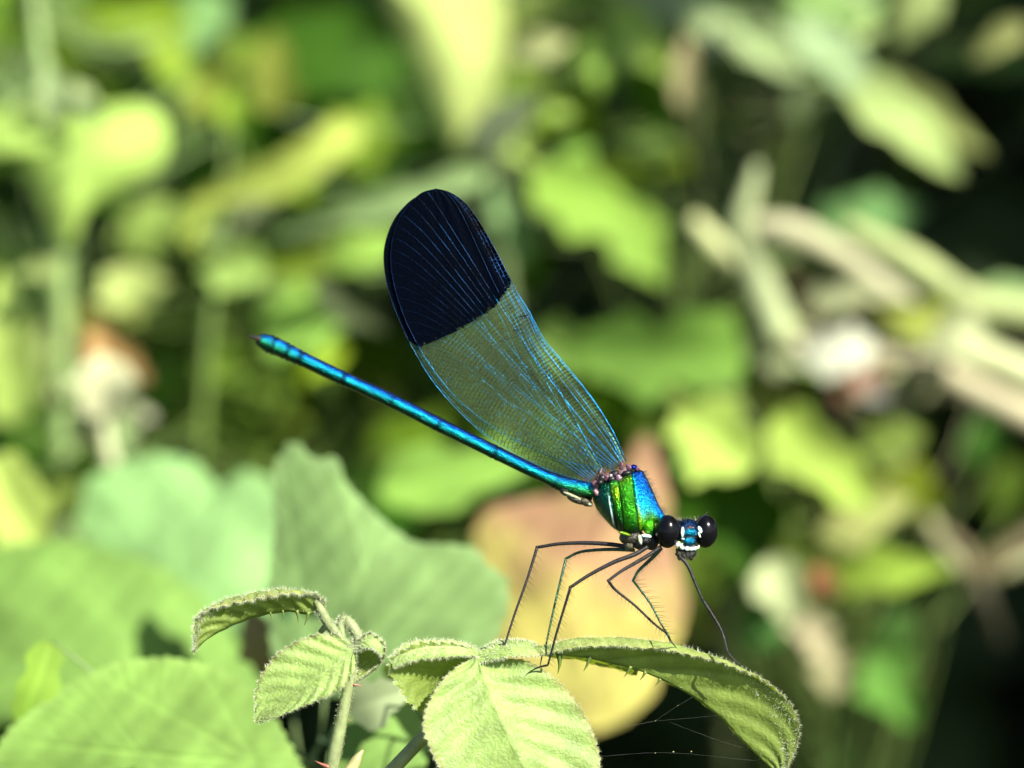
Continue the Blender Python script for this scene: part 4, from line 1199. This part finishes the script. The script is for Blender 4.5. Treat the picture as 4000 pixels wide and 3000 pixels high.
# middle distance ---------------------------------------------------------------------
plant('ul', 'hedge_plant', 'tall hedge plant whose bright lobed leaf hangs beside a pale upright stem', 'plant',
      [(128, -120, 5200), (150, 150, 5200), (195, 420, 5250), (230, 900, 5400), (250, 2000, 5700), (250, 3300, 6000)], 42, (172, 206, 122))
outline_leaf('ul', [(-150, 480), (0, 420), (180, 440), (400, 410), (560, 395), (650, 470), (660, 590), (600, 680), (470, 730), (350, 790), (290, 950), (235, 960), (170, 820), (120, 690), (0, 600), (-150, 620)], (300, 580), 125, 120, (204, 238, 132), tilty=-0.3, base=(180, 445))
blade('ul', 210, 370, 230, 150, 100, 120, (208, 234, 168), roll=20)
blade('ul', 30, 340, 240, 160, 170, 140, (160, 190, 120))
blade('ul', 30, 90, 200, 260, 100, 150, (150, 190, 70), roll=30)
blade('ul', 470, 60, 560, 170, 178, 150, (172, 212, 70), roll=20, bend=0.04)
blade('ul', 700, 240, 420, 150, -55, 150, (160, 195, 75), roll=10)
blade('ul', 810, 380, 170, 150, -80, 150, (172, 190, 86), kind='round')
blade('ul', 760, 70, 330, 260, 20, 165, (158, 206, 124), roll=20)
blade('ul', 950, 210, 160, 150, 80, 170, (128, 158, 56), kind='round')
blade('ul', 340, 250, 520, 300, 0, 190, (76, 116, 24), roll=40)
blade('ul', 20, 720, 260, 200, 90, 200, (60, 90, 18), roll=40)
plant('um', 'broadleaf_shrub', 'shrub with a long light green leaf hanging above the wings', 'shrub',
      [(1900, -150, 6300), (1930, 300, 6400), (1960, 900, 6700), (2000, 1800, 7000), (2020, 3300, 7300)], 30, (150, 175, 110))
outline_leaf('um', [(1440, -160), (1700, -180), (1960, -150), (1985, 120), (1960, 330), (1925, 480), (1860, 620), (1800, 630), (1735, 530), (1660, 370), (1560, 160)], (1760, 170), 145, 130, (214, 232, 136), tiltx=0.1, tilty=-0.25, base=(1900, -140))
outline_leaf('um', [(870, 380), (940, 150), (1150, 50), (1450, 10), (1600, 250), (1740, 560), (1500, 650), (1300, 610), (1050, 660), (900, 600)], (1260, 350), 172, 100, (74, 118, 14), tilty=-0.1)  # leaf in shade: the shade is put into its dark green
blade('um', 2010, 530, 380, 150, -55, 150, (178, 212, 112), roll=25)
blade('um', 2190, 330, 420, 330, -65, 160, (150, 186, 44), roll=15, kind='round')
blade('um', 2120, 180, 220, 130, 10, 140, (208, 214, 150))
blade('um', 2130, 50, 420, 180, 10, 165, (172, 198, 96), roll=20)
blade('um', 2350, 210, 230, 170, 60, 150, (180, 222, 116))
blade('um', 2510, 150, 400, 170, -55, 150, (180, 214, 106), roll=10)
blade('um', 1180, 340, 820, 560, 200, 215, (70, 112, 14), roll=35, pitch=10)  # same shaded leaf further back, darkened by colour too
blade('um', 1450, 150, 420, 300, 100, 230, (56, 96, 14), roll=30)
blade('um', 1080, 680, 780, 170, 204, 135, (208, 230, 118), roll=10, bend=-0.05)
blade('um', 1420, 520, 300, 260, 60, 150, (160, 196, 72), roll=20)
blade('um', 1480, 800, 900, 130, 196, 125, (164, 190, 128), roll=15)
blade('um', 1560, 640, 460, 140, 190, 200, (60, 104, 56), roll=35)
blade('um', 2420, 490, 220, 130, 0, 190, (112, 144, 74))
blade('um', 2500, 650, 420, 150, -10, 190, (126, 154, 42), roll=25)
blade('um', 2040, 900, 560, 170, 92, 170, (76, 122, 28), roll=40)
blade('um', 2330, 800, 560, 270, -22, 140, (166, 208, 98), roll=15)
blade('um', 2500, 970, 330, 230, -60, 150, (160, 204, 96), roll=15)

plant('lm', 'nettle_plant', 'leafy plant with rounded bright leaves behind the tail of the insect', 'plant',
      [(900, 500, 5600), (850, 1000, 5500), (800, 1500, 5500), (780, 2300, 5700), (780, 3300, 6000)], 20, (110, 140, 50))
blade('lm', 610, 900, 260, 230, 70, 150, (166, 196, 110), kind='round')
blade('lm', 900, 1040, 280, 200, 170, 135, (186, 224, 126), kind='round')
blade('lm', 1180, 1070, 560, 150, 178, 150, (154, 188, 58), roll=20)
blade('lm', 500, 1130, 190, 260, 100, 140, (220, 240, 142), kind='round')
blade('lm', 1200, 1250, 380, 260, 10, 140, (164, 208, 102), roll=10)
blade('lm', 1430, 990, 300, 220, 30, 140, (166, 208, 104), roll=10)
blade('lm', 750, 1230, 620, 380, 200, 200, (104, 130, 18), roll=30)
blade('lm', 200, 1120, 480, 420, 110, 210, (78, 116, 24), roll=30)
blade('lm', 20, 1350, 620, 230, 95, 130, (222, 250, 142), roll=10)
blade('lm', 155, 1430, 340, 190, 80, 150, (200, 214, 130), roll=10)
blade('lm', 920, 1580, 300, 230, 20, 170, (142, 182, 70), roll=10)
blade('lm', 880, 1700, 460, 150, 170, 160, (134, 168, 56), roll=20)
blade('lm', 750, 1480, 260, 160, 20, 240, (80, 54, 12), roll=20)
blade('lm', 380, 1240, 180, 200, 90, 160, (150, 150, 80), kind='round')
blade('lm', 60, 2000, 480, 300, -60, 90, (222, 248, 140), roll=10)
blade('lm', 250, 1880, 260, 180, 60, 120, (150, 176, 84))
blade('lm', 1780, 1860, 620, 260, 10, 110, (166, 216, 108), roll=12)
blade('lm', 1500, 1930, 380, 260, 200, 140, (74, 126, 30), roll=30)
blade('lm', 1640, 1700, 420, 180, 20, 180, (120, 156, 40), roll=30)
blade('lm', 1180, 1560, 420, 260, 200, 210, (70, 104, 16), roll=35)
blade('lm', 1400, 1380, 420, 280, 150, 200, (104, 140, 30), roll=30)
blade('lm', 1750, 2020, 420, 130, 170, 170, (40, 74, 12), roll=30)

plant('cream', 'flowering_stem', 'small cream flower head with salmon top on a pale stem', 'flower',
      [(395, 1560, 4400), (420, 1750, 4400), (470, 1950, 4450), (500, 2200, 4500), (520, 3300, 4900)], 40, (226, 232, 176))
blade('cream', 395, 1400, 250, 130, 95, 106, (222, 176, 116), kind='round')
blade('cream', 390, 1510, 260, 230, 265, 104, (248, 244, 196), kind='round')
blade('cream', 350, 1600, 200, 120, 220, 110, (220, 226, 160), kind='round')
blade('cream', 470, 1620, 200, 130, 300, 112, (190, 214, 150), kind='round')

plant('ur', 'drooping_grass', 'pale broad drooping blades with forked tip over a dark hollow', 'grass',
      [(2700, -160, 6000), (2725, 300, 6200), (2720, 700, 6400), (2800, 1500, 6800), (2850, 3300, 7200)], 26, (86, 100, 40))
blade('ur', 2900, 120, 700, 190, -34, 150, (206, 228, 160), roll=10, kind='lance')
blade('ur', 3270, 230, 460, 190, -44, 140, (206, 234, 172), roll=5, kind='lance')
blade('ur', 3520, 480, 640, 200, -42, 140, (196, 224, 140), roll=15, kind='lance')
blade('ur', 3620, 430, 620, 130, -36, 142, (184, 200, 120), roll=-10, kind='lance')
blade('ur', 3260, 30, 400, 260, 10, 160, (174, 214, 128), roll=15)
blade('ur', 3860, 230, 520, 130, -6, 170, (104, 138, 74), roll=15, kind='lance')
blade('ur', 2690, 60, 180, 230, 90, 150, (188, 208, 168))
blade('ur', 2672, 270, 300, 90, 85, 145, (198, 186, 136), kind='lance')
blade('ur', 3060, 520, 440, 80, 245, 170, (76, 98, 36), kind='lance')
blade('ur', 3650, 50, 200, 160, 45, 210, (84, 130, 30))
blade('ur', 3850, 120, 420, 120, 5, 240, (56, 84, 16), roll=30)
blade('ur', 3540, 680, 150, 150, 30, 220, (70, 96, 34), kind='round')
blade('ur', 2900, 430, 360, 240, 10, 230, (50, 84, 26), roll=30)
blade('ur', 3600, 160, 300, 90, 210, 210, (86, 84, 48), kind='lance')

plant('tangle', 'dry_stem_tangle', 'tangle of pale dry stems with a white seed head', 'plant',
      [(2880, 900, 5600), (3000, 1200, 5600), (3300, 1380, 5500), (3480, 1560, 5500), (3520, 1850, 5700), (3640, 2060, 5900), (3800, 2240, 5900), (4250, 2150, 6000), (4500, 2600, 6200), (4550, 3300, 6400)], 34, (176, 180, 124))
def branch(key, pts, r, col):
    o, path, mt, s_ = PLANTS[key]
    mb = MB(); ptube(mb, pts, r, 8, 24)
    mb.build('stem', plain_mat('dry_stem', np.clip(lin(col) / KEXP, 0.005, .5), rough=0.7, nscale=120, var=0.3), o)
branch('tangle', [(3000, 1320, 5500), (3300, 1390, 5480), (3600, 1400, 5450), (3800, 1520, 5400), (4100, 1660, 5400)], [26, 40, 60, 58, 60], (208, 200, 156))
branch('tangle', [(3450, 1500, 5500), (3580, 1350, 5450), (3750, 1360, 5400), (4100, 1500, 5400)], [40, 60, 62, 64], (226, 234, 170))
branch('tangle', [(2960, 640, 5300), (2930, 760, 5300), (2890, 900, 5350), (2960, 1100, 5450), (3060, 1330, 5480)], [20, 42, 50, 76, 70], (184, 200, 140))
branch('tangle', [(2700, 850, 5400), (2800, 960, 5400), (2940, 1060, 5450)], [30, 52, 50], (204, 212, 144))
branch('tangle', [(2930, 880, 5400), (3080, 900, 5400), (3220, 960, 5450), (3400, 1080, 5500), (3600, 1250, 5500)], [46, 60, 50, 46, 50], (206, 206, 158))
branch('tangle', [(3300, 880, 5600), (3560, 1020, 5600), (3800, 1180, 5600), (4100, 1230, 5600)], [36, 56, 60, 62], (190, 206, 130))
branch('tangle', [(3640, 2060, 5900), (3760, 2150, 5900), (3800, 2240, 5900), (3960, 2140, 5900), (4100, 2030, 5950)], [30, 34, 50, 40, 38], (104, 92, 48))
branch('tangle', [(3800, 2240, 5900), (3860, 2380, 5950), (3900, 2500, 6400)], [46, 34, 30], (64, 62, 28))
blade('tangle', 3270, 1365, 300, 190, 5, 128, (254, 252, 226), kind='round')
blade('tangle', 3380, 1470, 180, 150, 300, 132, (186, 142, 122), kind='round')  # brown blade stands for the shadow beside the white seed head
blade('tangle', 3060, 1380, 200, 160, 180, 136, (196, 208, 154), kind='round')
blade('tangle', 3600, 1240, 340, 190, 170, 132, (206, 214, 112), roll=15)
blade('tangle', 3720, 1310, 260, 200, 200, 126, (234, 238, 184), roll=10)
blade('tangle', 3410, 850, 420, 230, 10, 160, (126, 172, 104), roll=25)
blade('tangle', 3360, 1150, 420, 110, 10, 135, (190, 196, 150), roll=20)
blade('tangle', 3260, 1210, 280, 80, 10, 140, (150, 130, 90), roll=20)
blade('tangle', 3950, 1150, 300, 130, 10, 140, (170, 204, 130), roll=20)
blade('tangle', 3100, 1020, 300, 130, -20, 170, (110, 150, 80), roll=30)
blade('tangle', 3020, 1530, 320, 190, 200, 150, (152, 160, 76), roll=20)

plant('rl', 'bindweed_plant', 'climbing plant with rounded bright leaves below the pale dry stems', 'plant',
      [(2700, 1300, 5300), (2950, 1700, 5300), (3050, 2000, 5400), (3200, 2400, 5600), (3250, 3300, 6200)], 18, (120, 146, 60))
blade('rl', 2540, 1390, 760, 340, 178, 130, (150, 196, 94), roll=20)
blade('rl', 2470, 1540, 420, 170, 200, 135, (122, 168, 30), roll=30)
blade('rl', 2790, 1720, 380, 310, -35, 112, (208, 238, 126), roll=5, kind='round')
blade('rl', 3230, 1810, 560, 250, -42, 118, (190, 220, 110), roll=5)
blade('rl', 3380, 2010, 400, 210, 20, 125, (190, 200, 122), roll=10)
blade('rl', 3560, 1900, 220, 240, 70, 130, (150, 170, 50), roll=20)
blade('rl', 2820, 1990, 560, 360, 160, 128, (70, 122, 22), roll=25)
blade('rl', 3060, 2070, 190, 180, 60, 140, (146, 176, 76), kind='round')
blade('rl', 3480, 2230, 500, 180, 2, 125, (150, 180, 74), roll=15)
blade('rl', 3060, 2320, 300, 190, -65, 118, (222, 236, 176), roll=0)
blade('rl', 3180, 2480, 300, 150, -50, 118, (222, 212, 166), kind='lance')
blade('rl', 3240, 2620, 210, 140, -80, 122, (206, 196, 150), kind='round')
blade('rl', 3215, 2270, 130, 110, -80, 118, (180, 128, 86), kind='round')
blade('rl', 2960, 2460, 230, 210, 240, 130, (104, 158, 86), roll=15)
blade('rl', 3500, 2480, 230, 180, 70, 150, (84, 128, 60), roll=15)
blade('rl', 3490, 2700, 330, 220, -62, 140, (116, 168, 80), roll=10)
blade('rl', 2750, 2220, 360, 230, 20, 150, (116, 146, 48), roll=20)
blade('rl', 2690, 2080, 260, 220, 200, 150, (100, 140, 40), roll=20)
blade('rl', 3250, 2790, 180, 180, 90, 200, (56, 84, 36), roll=20)
blade('rl', 3250, 2960, 180, 180, 90, 190, (56, 90, 40), roll=20)
blade('rl', 3850, 1720, 200, 170, 90, 170, (80, 124, 50), roll=20)
blade('rl', 3950, 1900, 220, 200, 90, 180, (110, 136, 50), roll=20)

rnd = random.Random(77)
for q in range(150):
    x = rnd.uniform(-100, 2900) if q < 126 else rnd.uniform(2900, 4000); y = rnd.uniform(-100, 2100) if q < 126 else rnd.uniform(0, 2400)
    if hollow(x, y): continue
    k_ = rnd.uniform(0.85, 1.5) * (1 if q < 126 else 0.5)
    key = 'ul' if x < 600 else ('lm' if y > 900 and x < 1700 else ('um' if x < 2300 else 'rl'))
    blade(key, x, y, rnd.uniform(180, 520), rnd.uniform(110, 280), rnd.uniform(0, 360), rnd.uniform(175, 290),
          tuple(np.clip(np.array([92, 140, 24]) * k_ + rnd.uniform(-8, 14), 4, 255)), roll=rnd.uniform(-15, 35), pitch=rnd.uniform(-20, 20), sat=False)

# ------------------------------------------------------------------ deep shade: thicket and added unseen canopy
M_DEEP = leaf_mat('thicket_leaf', (0.022, 0.038, 0.010), spec=0.1, rough=0.7, tmix=0.2, nscale=20, var=0.5)  # extra dark leaf colour deepens the shade in the voids
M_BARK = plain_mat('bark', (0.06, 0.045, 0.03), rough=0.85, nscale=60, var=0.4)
M_OVER = leaf_mat('added_canopy_leaf', (0.06, 0.10, 0.025), tmix=0.2, nscale=20, var=0.3)

def leaf_cloud(mb, centres, rnd, size, up=0.5):
    for c in centres:
        L_ = rnd.uniform(*size); Wd_ = L_ * rnd.uniform(0.55, 0.8)
        n_ = np.array([rnd.gauss(0, 1), rnd.gauss(0, 1) - 0.4, rnd.gauss(0, 1) + up * 2]); n_ /= np.linalg.norm(n_)
        a = np.cross(n_, [rnd.gauss(0, 1), rnd.gauss(0, 1), rnd.gauss(0, 1)]); a /= np.linalg.norm(a) + 1e-9
        b = np.cross(n_, a)
        v = [c - a * L_ * .5, c - a * L_ * .15 + b * Wd_ * .5, c + a * L_ * .2 + b * Wd_ * .4, c + a * L_ * .55 - n_ * L_ * .1,
             c + a * L_ * .2 - b * Wd_ * .4, c - a * L_ * .15 - b * Wd_ * .5, c + n_ * L_ * 0.06]
        mb.add(v, [(6, 0, 1), (6, 1, 2), (6, 2, 3), (6, 3, 4), (6, 4, 5), (6, 5, 0)])

M_LITLEAF = leaf_mat('painted_lit_shrub_leaf', (0.06, 0.115, 0.012), spec=0.05, rough=0.7, tmix=0.25, nscale=20, var=0.5)  # brighter copy of the thicket leaf, sunlight painted into its colour
def thicket(x, y0, d, sx, sy, sd, count, label, seed, mat=None):
    rnd = random.Random(seed)
    f = MM(x, 0, d)
    o = thing('thicket_shrub', (f[0], f[1], 0), label, 'shrub', 'shaded shrubs behind the bank')
    mb = MB()
    cs = []
    for k_ in range(count):
        cs.append(MM(x + rnd.uniform(-sx, sx), y0 + rnd.uniform(-sy, sy), d + rnd.uniform(-sd, sd)))
    leaf_cloud(mb, cs, rnd, (0.03, 0.06))
    setp(mb.build('foliage', mat or M_DEEP, o, usecol=True), kind='stuff')
    for k_ in range(5):
        t = cs[rnd.randrange(len(cs))]
        mb = MB(); g0 = np.array([f[0] + rnd.uniform(-.02, .02), f[1] + rnd.uniform(-.02, .02), -0.02])
        tube(mb, catmull([g0, g0 * .5 + t * .5 + [rnd.uniform(-.04, .04), 0, 0.02], t], 14), np.linspace(0.005, 0.0015, 14), 6)
        mb.build('branch', M_BARK, o)
thicket(-210, 0, 470, 150, 230, 120, 1700, 'leafy green shrub behind the bright lobed leaf', 1, M_LITLEAF)
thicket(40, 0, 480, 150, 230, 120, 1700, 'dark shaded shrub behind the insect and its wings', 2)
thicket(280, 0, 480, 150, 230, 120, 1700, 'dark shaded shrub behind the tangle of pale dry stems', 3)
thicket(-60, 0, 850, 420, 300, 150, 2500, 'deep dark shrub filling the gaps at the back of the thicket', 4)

tr = MM(760, 0, 420)
ov = thing('added_shade_tree', (tr[0], tr[1], 0), 'unseen leafy canopy added to overhang and shade the hollow', 'tree')  # out-of-frame canopy added to shade the deep background
rnd = random.Random(31)
mb = MB()
top = MM(640, 420, 420)
tube(mb, catmull([np.array([tr[0], tr[1], -0.03]), tr * .5 + np.array([0, 0, .12]), MM(720, 250, 420), top], 20), np.linspace(0.035, 0.016, 20), 10)
for tgt_ in ((380, 420, 20), (500, 420, -120), (280, 400, 300), (300, 430, 520), (220, 420, 620), (520, 420, 200)):
    q = MM(*tgt_)
    tube(mb, catmull([top * .6 + MM(720, 250, 420) * .4, (top + q) / 2 + [0, 0, 0.05], q], 14), np.linspace(0.012, 0.003, 14), 6)
mb.build('trunk', M_BARK, ov)
mb = MB(); cs = []
for k_ in range(2800):
    x = rnd.uniform(240, 780); d_ = rnd.uniform(-170, 760); y_ = 330 + rnd.uniform(-15, 120)
    cs.append(MM(x, y_, d_))
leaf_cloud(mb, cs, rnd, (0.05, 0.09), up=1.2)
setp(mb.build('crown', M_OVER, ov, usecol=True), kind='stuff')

# ------------------------------------------------------------------ spider threads
M_SILK = plain_mat('silk', (0.16, 0.17, 0.16), rough=0.25, spec=0.8)
p = V((2560, 2815, 10))
web = thing('spider_web', p, 'thin spider threads strung under the arching leaflet', 'spider web')
for pts in ([(2318, 2856, -40), (2440, 2838, -20), (2560, 2816, 10)], [(2560, 2816, 10), (2630, 2768, 20), (2705, 2722, 25)],
            [(2560, 2816, 10), (2680, 2806, 20), (2800, 2795, 20)], [(2330, 2956, -40), (2600, 2940, 0), (2955, 2972, 5)], [(2615, 2820, 15), (2800, 2890, 15), (2900, 2920, 15)]):
    mb = MB(); ptube(mb, pts, 0.11, 4, 14); mb.build('thread', M_SILK, web)
mb = MB()
for x, y, r in ((2560, 2816, 2.5), (2630, 2937, 4), (2700, 2936, 3.5), (2560, 2942, 2.5), (2648, 2756, 2)):
    ell(mb, x, y, 5, r, r * .7, r, None, 20, 6, 5)
mb.build('debris', plain_mat('web_debris', (0.2, 0.2, 0.08), rough=0.6), web)
